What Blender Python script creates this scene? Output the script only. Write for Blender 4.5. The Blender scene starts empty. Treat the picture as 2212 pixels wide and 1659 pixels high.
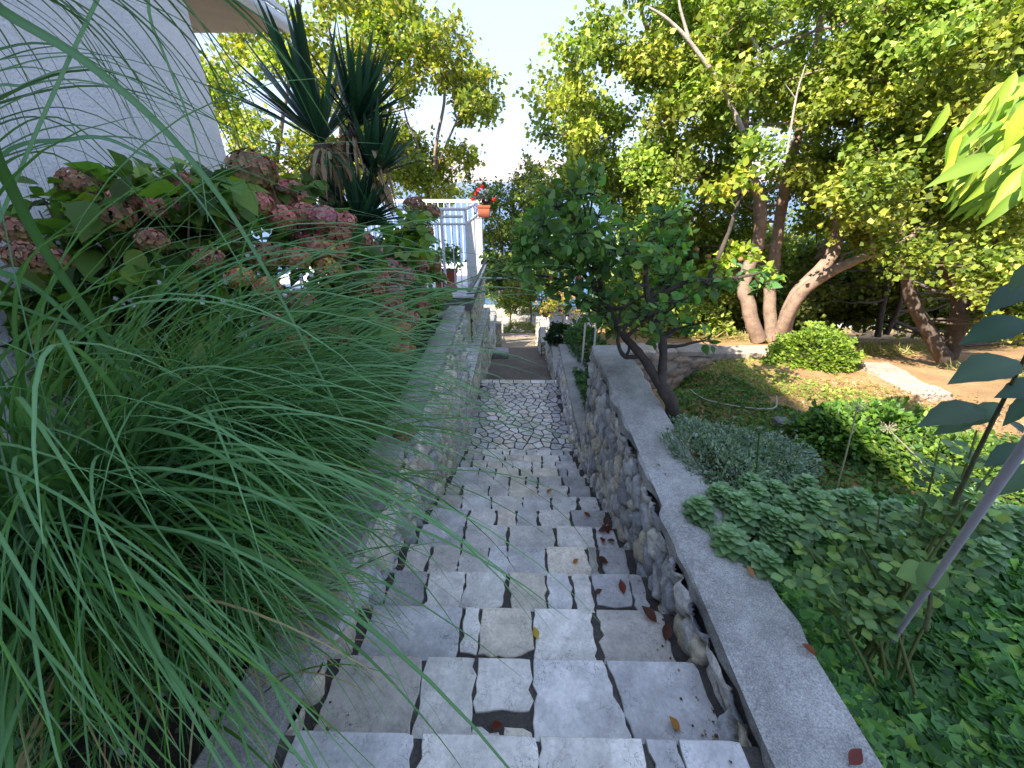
import bpy, math, random
import numpy as np
from mathutils import Vector
random.seed(7)
RNG = np.random.default_rng(7)
sc = bpy.context.scene
COL = sc.collection

# ---------------------------------------------------------------- camera, world, sun
PITCH = math.radians(26.3); YAW = math.radians(1.15); FOC = 900.0
cd = bpy.data.cameras.new("camera"); cam = bpy.data.objects.new("camera", cd); COL.objects.link(cam)
cam.location = (0, 0, 0); cam.rotation_euler = (math.pi/2 - PITCH, 0, YAW)
cd.sensor_width = 36; cd.lens = 36*FOC/2212; cd.clip_start = 0.02; cd.clip_end = 40000
sc.camera = cam
SUN = np.array([-0.55, -0.50, 0.67]); SUN /= np.linalg.norm(SUN)
w = bpy.data.worlds.new("World"); sc.world = w; w.use_nodes = True
wn = w.node_tree.nodes; bgn = wn["Background"]
sky = wn.new("ShaderNodeTexSky"); sky.sky_type = 'NISHITA'; sky.sun_disc = False
sky.sun_elevation = math.asin(SUN[2]); sky.sun_rotation = math.atan2(SUN[0], SUN[1])
sky.altitude = 50; sky.air_density = 1.0; sky.dust_density = 0.2; sky.ozone_density = 1.6
gm = wn.new("ShaderNodeGamma"); gm.inputs[1].default_value = .13      # a softer horizon glare than the clear-air model gives
tn = wn.new("ShaderNodeMix"); tn.data_type = 'RGBA'; tn.blend_type = 'MULTIPLY'; tn.inputs[0].default_value = 1; tn.inputs[7].default_value = (.64, .775, 1.10, 1)
w.node_tree.links.new(sky.outputs[0], gm.inputs[0]); w.node_tree.links.new(gm.outputs[0], tn.inputs[6]); w.node_tree.links.new(tn.outputs[2], bgn.inputs[0]); bgn.inputs[1].default_value = 0.15
sl = bpy.data.lights.new("sun", 'SUN'); sl.energy = 2.0; sl.angle = math.radians(0.53); sl.color = (1.0, 0.9, 0.74)
so = bpy.data.objects.new("sun", sl); COL.objects.link(so)
so.rotation_euler = Vector(SUN).to_track_quat('Z', 'Y').to_euler()
sc.view_settings.view_transform = 'Standard'; sc.view_settings.look = 'None'
sc.view_settings.exposure = 3.05; sc.view_settings.gamma = 1; sc.view_settings.use_curve_mapping = False
try:
    sc.cycles.max_bounces = 7; sc.cycles.transparent_max_bounces = 4; sc.cycles.diffuse_bounces = 4
    sc.cycles.transmission_bounces = 4; sc.cycles.glossy_bounces = 2
except Exception: pass

# measuring helper: a point of the place from where it is seen in the photograph plus one known coordinate
_f = np.array([-math.sin(YAW)*math.cos(PITCH), math.cos(YAW)*math.cos(PITCH), -math.sin(PITCH)])
_r = np.array([math.cos(YAW), math.sin(YAW), 0.0]); _u = np.cross(_r, _f)
def at(px, py, Y=None, z=None, X=None):
    d = _f + _r*(px-1106)/FOC - _u*(py-829.5)/FOC
    t = Y/d[1] if Y is not None else (z/d[2] if z is not None else X/d[0])
    return d*t

# ---------------------------------------------------------------- noise
def _hash(ix, iy, iz, s):
    n = (ix*374761393 + iy*668265263 + iz*2147483647 + s*1442695041) & 0xffffffff
    n = ((n ^ (n >> 13))*1274126177) & 0xffffffff
    n = ((n ^ (n >> 15))*2246822519) & 0xffffffff
    return ((n ^ (n >> 16)) & 0xffffff)/float(0xffffff)
def vnoise(P, s=0):
    P = np.asarray(P, float); i = np.floor(P).astype(np.int64); f = P-i; f = f*f*(3-2*f)
    r = 0
    for dx in (0, 1):
        for dy in (0, 1):
            for dz in (0, 1):
                wgt = (f[:, 0] if dx else 1-f[:, 0])*(f[:, 1] if dy else 1-f[:, 1])*(f[:, 2] if dz else 1-f[:, 2])
                r = r + wgt*_hash(i[:, 0]+dx, i[:, 1]+dy, i[:, 2]+dz, s)
    return r*2-1
def fbm(P, o=4, s=0):
    P = np.asarray(P, float); r = 0; a = 1; t = 0
    for k in range(o):
        r = r + a*vnoise(P*(2**k), s+k); t += a; a *= .5
    return r/t
def nrm(v): return v/np.maximum(np.linalg.norm(v, axis=-1, keepdims=True), 1e-9)
def rnd(n, a=0., b=1.): return RNG.uniform(a, b, n)
def rdir(n): return nrm(RNG.normal(size=(n, 3)))

# ---------------------------------------------------------------- meshes
class MB:
    """collects vertices, faces and colours; builds ONE mesh object"""
    def __init__(s): s.V = []; s.F = []; s.C = []; s.n = 0; s.sm = []
    def add(s, v, f, c=(.5, .5, .5), smooth=False):
        v = np.asarray(v, float).reshape(-1, 3); f = np.asarray(f, int)
        c = np.asarray(c, float)
        if c.ndim == 1: c = np.tile(c[:3], (len(v), 1))
        s.V.append(v); s.F.append(f+s.n); s.C.append(c); s.sm.append(smooth); s.n += len(v); return s
    def box(s, x0, x1, y0, y1, z0, z1, c=(.5, .5, .5)):
        v = [(x, y, z) for z in (z0, z1) for y in (y0, y1) for x in (x0, x1)]
        return s.add(v, [(0, 2, 3, 1), (4, 5, 7, 6), (0, 1, 5, 4), (2, 6, 7, 3), (0, 4, 6, 2), (1, 3, 7, 5)], c)
    def bbox(s, x0, x1, y0, y1, z0, z1, c=(.5, .5, .5), b=.01):
        """box with chamfered edges"""
        xs = [x0, x1]; ys = [y0, y1]; zs = [z0, z1]; V = []; idx = {}
        for i in (0, 1):
            for j in (0, 1):
                for k in (0, 1):
                    p = np.array([xs[i], ys[j], zs[k]]); q = np.array([1-2*i, 1-2*j, 1-2*k])*b
                    for a in range(3):
                        o = q.copy(); o[a] = 0; idx[(i, j, k, a)] = len(V); V.append(p+o)
        F = []
        c8 = [(0, 0), (1, 0), (1, 1), (0, 1)]
        for a in range(3):
            for e in (0, 1):
                f = []
                for (m, n_) in c8:
                    t = [m, n_]; t.insert(a, e); f.append(idx[(t[0], t[1], t[2], a)])
                F.append(f)
            o1, o2 = [x for x in range(3) if x != a]
            for (m, n_) in c8:
                f = []
                for e, aa in ((0, o1), (0, o2), (1, o2), (1, o1)):
                    t = [0, 0, 0]; t[a] = e; t[o1] = m; t[o2] = n_
                    f.append(idx[(t[0], t[1], t[2], aa)])
                F.append(f)
        s.add(V, F, c)
        T = [[idx[(i, j, k, a)] for a in range(3)] for i in (0, 1) for j in (0, 1) for k in (0, 1)]
        s.F.append(np.array(T)+s.n-len(V)); s.sm.append(False)
        return s
    def tube(s, pts, rad, seg=8, c=(.5, .5, .5), rough=0., cap=True, sd=0):
        pts = np.asarray(pts, float); n = len(pts); rad = np.broadcast_to(np.asarray(rad, float), (n,))
        T = nrm(np.gradient(pts, axis=0)); ref = np.array([0, 0, 1.]) if abs(T[0][2]) < .9 else np.array([1., 0, 0])
        N = np.zeros_like(T); a = nrm(np.cross(T[0], ref))
        for i in range(n):
            a = nrm(a-T[i]*np.dot(a, T[i])); N[i] = a
        B = np.cross(T, N); th = np.linspace(0, 2*np.pi, seg, endpoint=False)
        ring = N[:, None, :]*np.cos(th)[None, :, None]+B[:, None, :]*np.sin(th)[None, :, None]
        rr = rad[:, None, None]*np.ones((1, seg, 1))
        if rough:
            q = (pts[:, None, :]+ring*rad[:, None, None]).reshape(-1, 3)
            rr = rr*(1+rough*fbm(q*6/ max(rad.max(), .02)*.12, 3, sd).reshape(n, seg, 1))
        v = (pts[:, None, :]+ring*rr).reshape(-1, 3)
        i = np.arange(n-1)[:, None]*seg; j = np.arange(seg)[None, :]; j2 = (j+1) % seg
        f = np.stack([i+j, i+j2, i+seg+j2, i+seg+j], -1).reshape(-1, 4)
        s.add(v, f, c, True)
        if cap:
            s.add(np.vstack([v[-seg:], pts[-1:]+T[-1:]*rad[-1]*.3]), [(k, (k+1) % seg, seg) for k in range(seg)], c, True)
            s.add(np.vstack([v[:seg], pts[:1]-T[:1]*rad[0]*.3]), [((k+1) % seg, k, seg) for k in range(seg)], c, True)
        return s
    def build(s, name, mat, parent=None, loc=None):
        me = bpy.data.meshes.new(name)
        V = np.vstack(s.V).astype(np.float32); C = np.vstack(s.C)
        if loc is not None: V = V-np.asarray(loc, np.float32)
        loops = np.concatenate([f.ravel() for f in s.F]).astype(np.int32)
        tot = np.concatenate([np.full(len(f), f.shape[1]) for f in s.F]).astype(np.int32)
        st = np.concatenate([[0], np.cumsum(tot)[:-1]]).astype(np.int32)
        sm = np.concatenate([np.full(len(f), b) for f, b in zip(s.F, s.sm)])
        me.vertices.add(len(V)); me.vertices.foreach_set("co", V.ravel())
        me.loops.add(len(loops)); me.loops.foreach_set("vertex_index", loops)
        me.polygons.add(len(tot)); me.polygons.foreach_set("loop_start", st); me.polygons.foreach_set("loop_total", tot)
        me.polygons.foreach_set("use_smooth", sm)
        ca = me.color_attributes.new("Col", 'FLOAT_COLOR', 'POINT')
        ca.data.foreach_set("color", np.hstack([C, np.ones((len(C), 1))]).astype(np.float32).ravel())
        me.update(calc_edges=True); me.validate()
        me.materials.append(mat)
        o = bpy.data.objects.new(name, me); COL.objects.link(o)
        if loc is not None: o.location = loc
        if parent: o.parent = parent
        return o
def tag(o, label=None, cat=None, group=None, kind=None):
    if label: o['label'] = label
    if cat: o['category'] = cat
    if group: o['group'] = group
    if kind: o['kind'] = kind
    return o
def thing(name, label, cat, loc, group=None):
    o = bpy.data.objects.new(name, None); COL.objects.link(o); o.location = loc; o.empty_display_size = .05
    return tag(o, label, cat, group)
def copy_tree(o, parent=None):
    c = o.copy(); COL.objects.link(c)
    if parent: c.parent = parent
    for ch in list(o.children): copy_tree(ch, c)
    return c

# ---------------------------------------------------------------- materials
def mat(name, rough=.8, noise=(), bump=(), col=None, trans=0., spec=.3, crack=None, tcol=(1.25, 1.35, .45), metal=0., sheen=False):
    """noise: (scale, amount) multiplies the colour; bump: (scale, strength, distance); crack: (scale, width, amount)"""
    m = bpy.data.materials.new(name); m.use_nodes = True; nt = m.node_tree; N = nt.nodes; L = nt.links
    p = N["Principled BSDF"]; p.inputs["Roughness"].default_value = rough
    p.inputs["Specular IOR Level"].default_value = spec; p.inputs["Metallic"].default_value = metal
    if col is None:
        a = N.new("ShaderNodeAttribute"); a.attribute_name = "Col"; out = a.outputs["Color"]
    else:
        a = N.new("ShaderNodeRGB"); a.outputs[0].default_value = (*col, 1); out = a.outputs[0]
    tc = N.new("ShaderNodeTexCoord")
    for i, (s_, amt) in enumerate(noise):
        nz = N.new("ShaderNodeTexNoise"); nz.inputs["Scale"].default_value = s_; nz.inputs["Detail"].default_value = 5
        nz.inputs["Roughness"].default_value = .62
        mr = N.new("ShaderNodeMapRange"); mr.inputs[1].default_value = .3; mr.inputs[2].default_value = .7
        mr.inputs[3].default_value = 1-amt; mr.inputs[4].default_value = 1+amt*.6
        mx = N.new("ShaderNodeMix"); mx.data_type = 'RGBA'; mx.blend_type = 'MULTIPLY'; mx.inputs[0].default_value = 1
        L.new(tc.outputs["Object"], nz.inputs["Vector"]); L.new(nz.outputs[0], mr.inputs[0])
        L.new(out, mx.inputs[6]); L.new(mr.outputs[0], mx.inputs[7]); out = mx.outputs[2]
    if crack:
        s_, wd, amt = crack
        nz = N.new("ShaderNodeTexNoise"); nz.inputs["Scale"].default_value = s_*.8; nz.inputs["Detail"].default_value = 5
        ad = N.new("ShaderNodeVectorMath"); ad.operation = 'MULTIPLY_ADD'; ad.inputs[1].default_value = (.16,)*3
        L.new(tc.outputs["Object"], nz.inputs["Vector"]); L.new(nz.outputs["Color"], ad.inputs[0]); L.new(tc.outputs["Object"], ad.inputs[2])
        vo = N.new("ShaderNodeTexVoronoi"); vo.feature = 'DISTANCE_TO_EDGE'; vo.inputs["Scale"].default_value = s_
        L.new(ad.outputs[0], vo.inputs["Vector"])
        n2 = N.new("ShaderNodeTexNoise"); n2.inputs["Scale"].default_value = s_*.35; n2.inputs["Detail"].default_value = 2
        L.new(tc.outputs["Object"], n2.inputs["Vector"])
        mw = N.new("ShaderNodeMapRange"); mw.inputs[1].default_value = .4; mw.inputs[2].default_value = .65
        mw.inputs[3].default_value = 0.0001; mw.inputs[4].default_value = wd; L.new(n2.outputs[0], mw.inputs[0])
        mr = N.new("ShaderNodeMapRange"); mr.inputs[1].default_value = 0; mr.inputs[3].default_value = 1-amt; mr.inputs[4].default_value = 1
        L.new(vo.outputs[0], mr.inputs[0]); L.new(mw.outputs[0], mr.inputs[2])
        mx = N.new("ShaderNodeMix"); mx.data_type = 'RGBA'; mx.blend_type = 'MULTIPLY'; mx.inputs[0].default_value = 1
        L.new(out, mx.inputs[6]); L.new(mr.outputs[0], mx.inputs[7]); out = mx.outputs[2]
    L.new(out, p.inputs["Base Color"])
    prev = None
    for (s_, st, ds) in bump:
        nz = N.new("ShaderNodeTexNoise"); nz.inputs["Scale"].default_value = s_; nz.inputs["Detail"].default_value = 6
        nz.inputs["Roughness"].default_value = .65
        b = N.new("ShaderNodeBump"); b.inputs["Strength"].default_value = st; b.inputs["Distance"].default_value = ds
        L.new(tc.outputs["Object"], nz.inputs["Vector"]); L.new(nz.outputs[0], b.inputs["Height"])
        if prev: L.new(prev, b.inputs["Normal"])
        prev = b.outputs[0]
    if prev: L.new(prev, p.inputs["Normal"])
    if trans:
        t = N.new("ShaderNodeBsdfTranslucent"); mx = N.new("ShaderNodeMix"); mx.data_type = 'RGBA'; mx.blend_type = 'MULTIPLY'
        mx.inputs[0].default_value = 1; mx.inputs[7].default_value = (*tcol, 1); L.new(out, mx.inputs[6]); L.new(mx.outputs[2], t.inputs[0])
        ms = N.new("ShaderNodeMixShader"); ms.inputs[0].default_value = trans
        L.new(p.outputs[0], ms.inputs[1]); L.new(t.outputs[0], ms.inputs[2]); L.new(ms.outputs[0], N["Material Output"].inputs[0])
    return m
M = dict(
    leaf=mat("leaf", .5, trans=.42, spec=.35),
    leaf_gloss=mat("leaf_gloss", .38, trans=.25, spec=.5),
    blade=mat("blade", .5, trans=.3, spec=.3),
    bark=mat("bark", .9, noise=((9, .35), (45, .25)), bump=((38, .8, .012), (120, .4, .004))),
    petal=mat("petal", .7, trans=.25, tcol=(1.1, 1, .9)),
    paving=mat("paving", .62, noise=((3.0, .3), (11, .24), (60, .16)), bump=((24, .45, .006), (110, .35, .002)), crack=(19, .035, .6), spec=.35),
    mortar=mat("mortar", .95, noise=((9, .3), (90, .35)), bump=((100, .8, .004),)),
    rubble=mat("rubble", .85, noise=((13, .22), (60, .28)), bump=((34, .8, .014), (130, .6, .004))),
    concrete=mat("concrete", .9, noise=((2.2, .3), (9, .22), (45, .2), (150, .5)), bump=((160, .7, .004), (12, .3, .008))),
    stucco=mat("stucco", .9, noise=((.9, .09), (14, .05), (60, .10)), bump=((55, 1, .02), (16, .6, .02))),
    plaster=mat("plaster", .9, noise=((3, .1), (30, .05)), bump=((60, .3, .003),)),
    soil=mat("soil", .97, noise=((1.3, .15), (11, .2), (75, .35)), bump=((60, 1, .02), (9, .5, .05))),
    metal_white=mat("metal_white", .4, noise=((20, .08),), spec=.5),
    plastic=mat("plastic", .55, noise=((6, .1),)),
    clay=mat("clay", .85, noise=((14, .15),), bump=((60, .3, .002),)),
    wood=mat("wood", .85, noise=((9, .3), (60, .25)), bump=((50, .7, .004),)),
    asphalt=mat("asphalt", .9, noise=((2, .12), (60, .12))),
    rock=mat("rock", .95, noise=((.004, .25), (.03, .2))),
)

# ---------------------------------------------------------------- leaves
T5 = (np.array([(0, 0, 0), (-.5, .42, .10), (.5, .42, .10), (0, 1, -.08), (0, .48, -.02)], float),
      [(0, 2, 4), (2, 3, 4), (3, 1, 4), (1, 0, 4)])
T4 = (np.array([(0, 0, 0), (-.5, .45, .06), (.5, .45, .06), (0, 1, 0)], float), [(0, 2, 3, 1)])
def ovate(n=5, wid=.5, fold=.12, droop=.15, peak=.42, serr=0.):
    """leaf outline with n stations, midrib plus two edges"""
    V = []; F = []
    for i in range(n+1):
        t = i/n
        if peak < .5: wv = math.sin(math.pi*t**(math.log(.5)/math.log(peak)))
        else: wv = math.sin(math.pi*t**(math.log(.5)/math.log(peak)))
        wv = max(wv, 0)**1.1*wid*(1+serr*(1 if i % 2 else -1))
        zz = -droop*t*t
        V += [(-wv, t-.03*wv, zz+fold*wv*1.2), (0, t, zz), (wv, t-.03*wv, zz+fold*wv*1.2)]
    for i in range(n):
        a = i*3
        F += [(a, a+1, a+4, a+3), (a+1, a+2, a+5, a+4)]
    return np.array(V), F
OV = ovate(5, .30); OVBIG = ovate(8, .34, .2, .3, .42, .06); ROUND = ovate(5, .42, .08, .08, .5); LONG = ovate(8, .15, .3, .3, .42)
def put_leaves(mb, P, D, U, L, tmpl=T5, W=1., col=None, mid=1.0):
    P = np.asarray(P, float); n = len(P)
    if n == 0: return
    L = np.broadcast_to(np.asarray(L, float), (n,)); W = np.broadcast_to(np.asarray(W, float), (n,))
    D = nrm(D); X = nrm(np.cross(D, U)); Z = np.cross(X, D)
    tv, tf = tmpl; tf = np.asarray(tf); k = len(tv)
    v = P[:, None, :]+L[:, None, None]*(tv[None, :, 0, None]*W[:, None, None]*X[:, None, :]+tv[None, :, 1, None]*D[:, None, :]+tv[None, :, 2, None]*Z[:, None, :])
    f = (tf[None]+(np.arange(n)*k)[:, None, None]).reshape(-1, tf.shape[1])
    c = np.repeat(col, k, axis=0) if col is not None else np.tile((.1, .2, .05), (n*k, 1))
    if mid != 1.0:
        mm = np.tile(np.abs(tv[:, 0]) < 1e-6, n); c = c.copy(); c[mm] *= mid
    mb.add(v.reshape(-1, 3), f, c, True)
def palette(n, cols, wts=None, jit=.18):
    cols = np.asarray(cols, float); i = RNG.choice(len(cols), n, p=wts)
    return cols[i]*(1+RNG.uniform(-jit, jit, (n, 1)))*(1+RNG.uniform(-.06, .06, (n, 3)))
def clump_leaves(mb, c, r, n, size, cols, wts=None, tmpl=T5, flat=.75, twigs=10, tmb=None, tcol=(.12, .09, .07), up=.5, W=1., src=None, jit=.22, tr=.006):
    """a bough: twigs from its root side out through an uneven volume, leaves gathered along and at the ends"""
    c = np.asarray(c, float); cols = np.asarray(cols, float)*RNG.uniform(.78, 1.22)*np.array([RNG.uniform(.88, 1.15), 1, 1])
    d = rdir(twigs); d[:, 2] = d[:, 2]*.8+.15; d = nrm(d)
    ln = r*rnd(twigs, .55, 1.15); ends = c+d*ln[:, None]*np.array([1, 1, flat])
    per = n//twigs
    for e in ends:
        root = c-(e-c)*.15 if src is None else c*.8+src*.2
        if tmb is not None:
            m = (root+e)/2+RNG.normal(size=3)*r*.08
            tmb.tube([root, m, e], [tr, tr*.7, tr*.3], 4, tcol, cap=False)
        t = rnd(per, .25, 1.08)**.8
        P = root+(e-root)*t[:, None]+RNG.normal(size=(per, 3))*(r*.17)
        D = nrm((e-root)/r*.8+RNG.normal(size=(per, 3))*.75+np.array([0, 0, -.15]))
        U = nrm(rdir(per)*.8+np.array([0, 0, 1.])*up+(P-c)/r*.4)
        put_leaves(mb, P, D, U, size*rnd(per, .4, 1.3), tmpl, W, palette(per, cols, wts, jit))
def bez(a, b, c, n=8):
    t = np.linspace(0, 1, n)[:, None]; a, b, c = map(np.asarray, (a, b, c))
    return (1-t)**2*a+2*t*(1-t)*b+t*t*c
def smooth_path(pts, n=6):
    pts = np.asarray(pts, float); P = np.vstack([2*pts[0]-pts[1], pts, 2*pts[-1]-pts[-2]]); out = []
    for i in range(1, len(P)-2):
        for t in np.linspace(0, 1, n, endpoint=False):
            out.append(.5*((2*P[i])+(-P[i-1]+P[i+1])*t+(2*P[i-1]-5*P[i]+4*P[i+1]-P[i+2])*t*t+(-P[i-1]+3*P[i]-3*P[i+1]+P[i+2])*t**3))
    out.append(P[-2]); return np.array(out)
def make_tree(name, label, cat, base, stems, clumps, leafn, size, cols, wts=None, barkc=(.2, .16, .13), tmpl=T5, group=None,
              twigs=9, up=.5, W=1., rough=.25, br=.028, extra=None, mleaf='leaf', flat=.75, jit=.22):
    root = thing(name, label, cat, base, group)
    tb = MB(); S = []
    for pts, r0, r1 in stems:
        p = smooth_path(pts, 7); rad = np.linspace(r0, r1, len(p))
        p = p+fbm(p*1.7, 2, 5)[:, None]*r0*.5
        tb.tube(p, rad, 10, barkc, rough, sd=3); S += [(q, rr) for q, rr in zip(p[len(p)//4:], rad[len(p)//4:])]
    SP = np.array([q for q, _ in S]); SR = np.array([r for _, r in S])
    cb = MB()
    for c, r in clumps:
        c = np.asarray(c, float)
        dd = np.linalg.norm(SP-c, axis=1)+np.maximum(SP[:, 2]-c[2]+.1, 0)*1.5
        j = int(np.argmin(dd)); a = SP[j]; L = np.linalg.norm(c-a)
        m = (a+c)/2+np.array([0, 0, -.12*L])+RNG.normal(size=3)*.08*L
        p = bez(a, m, c, 9); k = min(br*(.5+.35*L), SR[j]*.8)
        tb.tube(p+RNG.normal(size=p.shape)*.012*L*np.sin(np.linspace(0, 3.14, 9))[:, None], np.linspace(k, .007, 9), 6, barkc, .2, cap=False)
        clump_leaves(cb, c, r, int(leafn*(r/.6)**2), size, cols, wts, tmpl, tmb=tb, tcol=barkc, src=p[-3], twigs=twigs, up=up, W=W, flat=flat, jit=jit)
    loc = np.array(base, float)
    tb.build('trunk', M['bark'], root, None).location = tuple(-loc)
    cb.build('crown', M[mleaf], root, None).location = tuple(-loc)
    return root
def child(mb, name, m, root):
    """build world-placed geometry as a part of a thing at root.location"""
    o = mb.build(name, m, root); o.location = -root.location; return o
def region(poly, n, Y0, Y1, rr, zmin=-9, mind=0.):
    """clump centres spread through the volume a crown fills"""
    poly = np.array(poly, float); lo = poly.min(0); hi = poly.max(0); out = []
    tries = 0
    while len(out) < n and tries < n*60:
        tries += 1
        p = lo+(hi-lo)*RNG.uniform(size=2); ins = False; j = len(poly)-1
        for i in range(len(poly)):
            if (poly[i, 1] > p[1]) != (poly[j, 1] > p[1]) and p[0] < (poly[j, 0]-poly[i, 0])*(p[1]-poly[i, 1])/(poly[j, 1]-poly[i, 1])+poly[i, 0]: ins = not ins
            j = i
        if not ins: continue
        q = at(p[0], p[1], Y=RNG.uniform(Y0, Y1))
        if q[2] < zmin: continue
        r = RNG.uniform(*rr)
        if mind and any(np.linalg.norm(q-o[0]) < mind for o in out): continue
        out.append((q, r))
    return out

# ================================================================= THE SETTING
W_ST = .80; TREAD = .358; RISE = .158; Y0N = .777; Z0N = -1.78; NST = 14
def ground_z(x, y):
    z = np.zeros_like(x)
    ss = lambda a, b, t: np.clip((t-a)/(b-a), 0, 1)**2*(3-2*np.clip((t-a)/(b-a), 0, 1))
    far = np.interp(y, [-30, 6, 8.6, 14.5, 20.5, 22.6, 23.6, 28, 34, 60, 150, 400], [-2.2, -3.2, -4.5, -5.75, -7.2, -7.95, -8.06, -8.08, -10.5, -24, -52, -90])
    right = np.interp(y, [-30, 2.6, 4.0, 5.0, 5.3, 6.2, 8, 12, 20, 23.6, 28, 34, 60, 150, 400], [-1.85, -1.85, -2.0, -2.1, -2.5, -2.55, -2.9, -4.2, -6.6, -8.06, -8.08, -10.5, -24, -52, -90])
    rnear = np.interp(y, [-30, 3.9, 4.8, 8, 11, 16, 23.6, 28, 34, 60, 150, 400], [-1.85, -2.0, -3.1, -3.6, -4.5, -5.6, -8.06, -8.08, -10.5, -24, -52, -90])
    t = ss(1.5, 2.6, x); rr = rnear*(1-t)+right*t
    left = np.interp(y, [-30, 5.9, 6.3, 8.6, 12.5, 16, 23.6, 28, 34, 60, 150, 400], [-1.80, -1.80, -3.4, -3.5, -4.6, -5.6, -8.06, -8.08, -10.5, -24, -52, -90])
    stair = np.interp(y, [-30, -1, Y0N, Y0N+TREAD*13, 8.7, 14.5, 20.5, 22.6, 23.6, 28, 34, 60, 150, 400], [-1.6, -1.6, -2.3, -4.35, -4.6, -5.95, -7.4, -8.0, -8.06, -8.08, -10.5, -24, -52, -90])
    z = np.where(x > 1.0, rr, np.where(x < -1.0, left, stair))
    slope = ss(4.2, 7.5, x)*ss(3, 6, y)*.3
    return z-slope*(y < 20)
xs = np.unique(np.concatenate([np.linspace(-900, -60, 9), np.linspace(-60, -8, 14), np.linspace(-8, -1.1, 42), [-1.04, -1.0, -.98, 0, .98, 1.0, 1.04], np.linspace(1.1, 9, 70), np.linspace(9, 60, 18), np.linspace(60, 900, 9)]))
ys = np.unique(np.concatenate([np.linspace(-30, -1, 10), np.linspace(-1, 14, 150), np.linspace(14, 30, 50), np.linspace(30, 400, 40)]))
GX, GY = np.meshgrid(xs, ys); P2 = np.stack([GX.ravel(), GY.ravel(), np.zeros(GX.size)], -1)
GZ = ground_z(GX.ravel(), GY.ravel())
inn = (np.abs(P2[:, 0]) > 1.02)
GZ = GZ+inn*(fbm(P2*1.3, 4, 11)*.05+fbm(P2*9, 2, 12)*.012)*(P2[:, 1] < 22)
P2[:, 2] = GZ
nx = len(xs); ii = np.arange(len(ys)-1)[:, None]*nx+np.arange(nx-1)[None]
gf = np.stack([ii, ii+1, ii+nx+1, ii+nx], -1).reshape(-1, 4)
n1 = fbm(P2*1.1+3, 4, 21); n2 = fbm(P2*4.0, 3, 22)
dry = np.array([.46, .27, .13]); dark = np.array([.05, .04, .03]); grass = np.array([.13, .15, .05])
gc = np.tile(dark, (len(P2), 1))
gard = ((P2[:, 0] > 1.3) & (P2[:, 1] > 2.2))[:, None]
mixg = np.clip(.2+.8*n1, 0, 1)[:, None]; gcol = dry*(1-mixg*.5)+grass*mixg*.5
gc = np.where(gard, gcol*(1+.25*n2[:, None]), gc)
gc = np.where((P2[:, 1] > 20)[:, None], np.array([.22, .2, .1])*(1+.3*n2[:, None]), gc)
g = MB(); g.add(P2, gf, gc, True); tag(g.build('ground', M['soil']), kind='structure')

sea = MB(); sea.add([(-9000, 120, -50), (9000, 120, -50), (9000, 9000, -50), (-9000, 9000, -50)], [(0, 1, 2, 3)])
msea = mat("sea", .25, col=(.015, .08, .19), spec=.5, bump=((.25, .3, .3),))
tag(sea.build('sea', msea), kind='structure')
# far limestone mountains across the channel
mx_ = np.linspace(-7500, 7500, 260); my_ = np.linspace(0, 1, 22)
A, B = np.meshgrid(mx_, my_); h = 330+60*fbm(np.stack([A.ravel()/1500, B.ravel()*0, B.ravel()*0], -1), 4, 31)
ridge = fbm(np.stack([A.ravel()/230, B.ravel()*1.2, B.ravel()*0+3], -1), 4, 33)
prof = np.minimum(B.ravel()*1.25, 1)**.75
Z = -52+h*prof*(1+.1*ridge*(1-B.ravel()*.6)); Yv = 6500+B.ravel()*1400+ridge*190
mp = np.stack([A.ravel(), Yv, Z], -1); n_ = len(mx_); ii = np.arange(21)[:, None]*n_+np.arange(n_-1)[None]
cm = np.tile((.34, .29, .30), (len(mp), 1))*(1+.18*ridge[:, None])
hb = MB(); hb.add(mp, np.stack([ii, ii+1, ii+n_+1, ii+n_], -1).reshape(-1, 4), cm, True)
tag(hb.build('hills', M['rock']), kind='structure')

# road below
rd = MB(); rd.box(-60, 60, 23.9, 27.2, -8.2, -8.03, (.36, .33, .31)); tag(rd.build('road', M['asphalt']), kind='structure')
pv = MB(); pv.box(-60, 60, 22.9, 23.88, -8.2, -7.93, (.5, .46, .42)); pv.box(-60, 60, 27.22, 28.4, -8.2, -7.9, (.5, .46, .42))
tag(pv.build('pavement', M['concrete']), kind='structure')

# ================================================================= STONE PAVING
def stone_poly(mb, poly, z, th=.012, jit=.006, col=(.5, .5, .5), straight=None, seg=.035, bev=.004):
    """one flat stone from its outline: wobbly edges, small bevel"""
    poly = np.array(poly, float); out = []
    for i in range(len(poly)):
        a, b = poly[i], poly[(i+1) % len(poly)]; L = np.linalg.norm(b-a); n = max(1, int(L/seg))
        nn = np.array([b[1]-a[1], a[0]-b[0]])/max(L, 1e-6); st = straight is not None and straight(a, b)
        for k in range(n):
            p = a+(b-a)*k/n
            if not st and k > 0: p = p+nn*RNG.normal()*jit
            elif not st: p = p+(poly.mean(0)-p)*RNG.uniform(0, .05)
            out.append(p)
    out = np.array(out); c = out.mean(0); n = len(out)
    inner = out+nrm(c-out)*bev
    zf = z if callable(z) else (lambda q: np.full(len(q), z))
    v = np.vstack([np.c_[out, zf(out)-th], np.c_[out, zf(out)-bev*.7], np.c_[inner, zf(inner)], np.r_[c, zf(c[None])[0]][None]])
    F4 = [(k+r*n, (k+1) % n+r*n, (k+1) % n+(r+1)*n, k+(r+1)*n) for r in (0, 1) for k in range(n)]
    cc = np.tile(col, (len(v), 1))*(1+.10*fbm(v*7, 2, 41)[:, None])
    mb.add(v, F4, cc); mb.F.append(np.array([(k+2*n, (k+1) % n+2*n, 3*n) for k in range(n)])+mb.n-len(v)); mb.sm.append(False)
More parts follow.
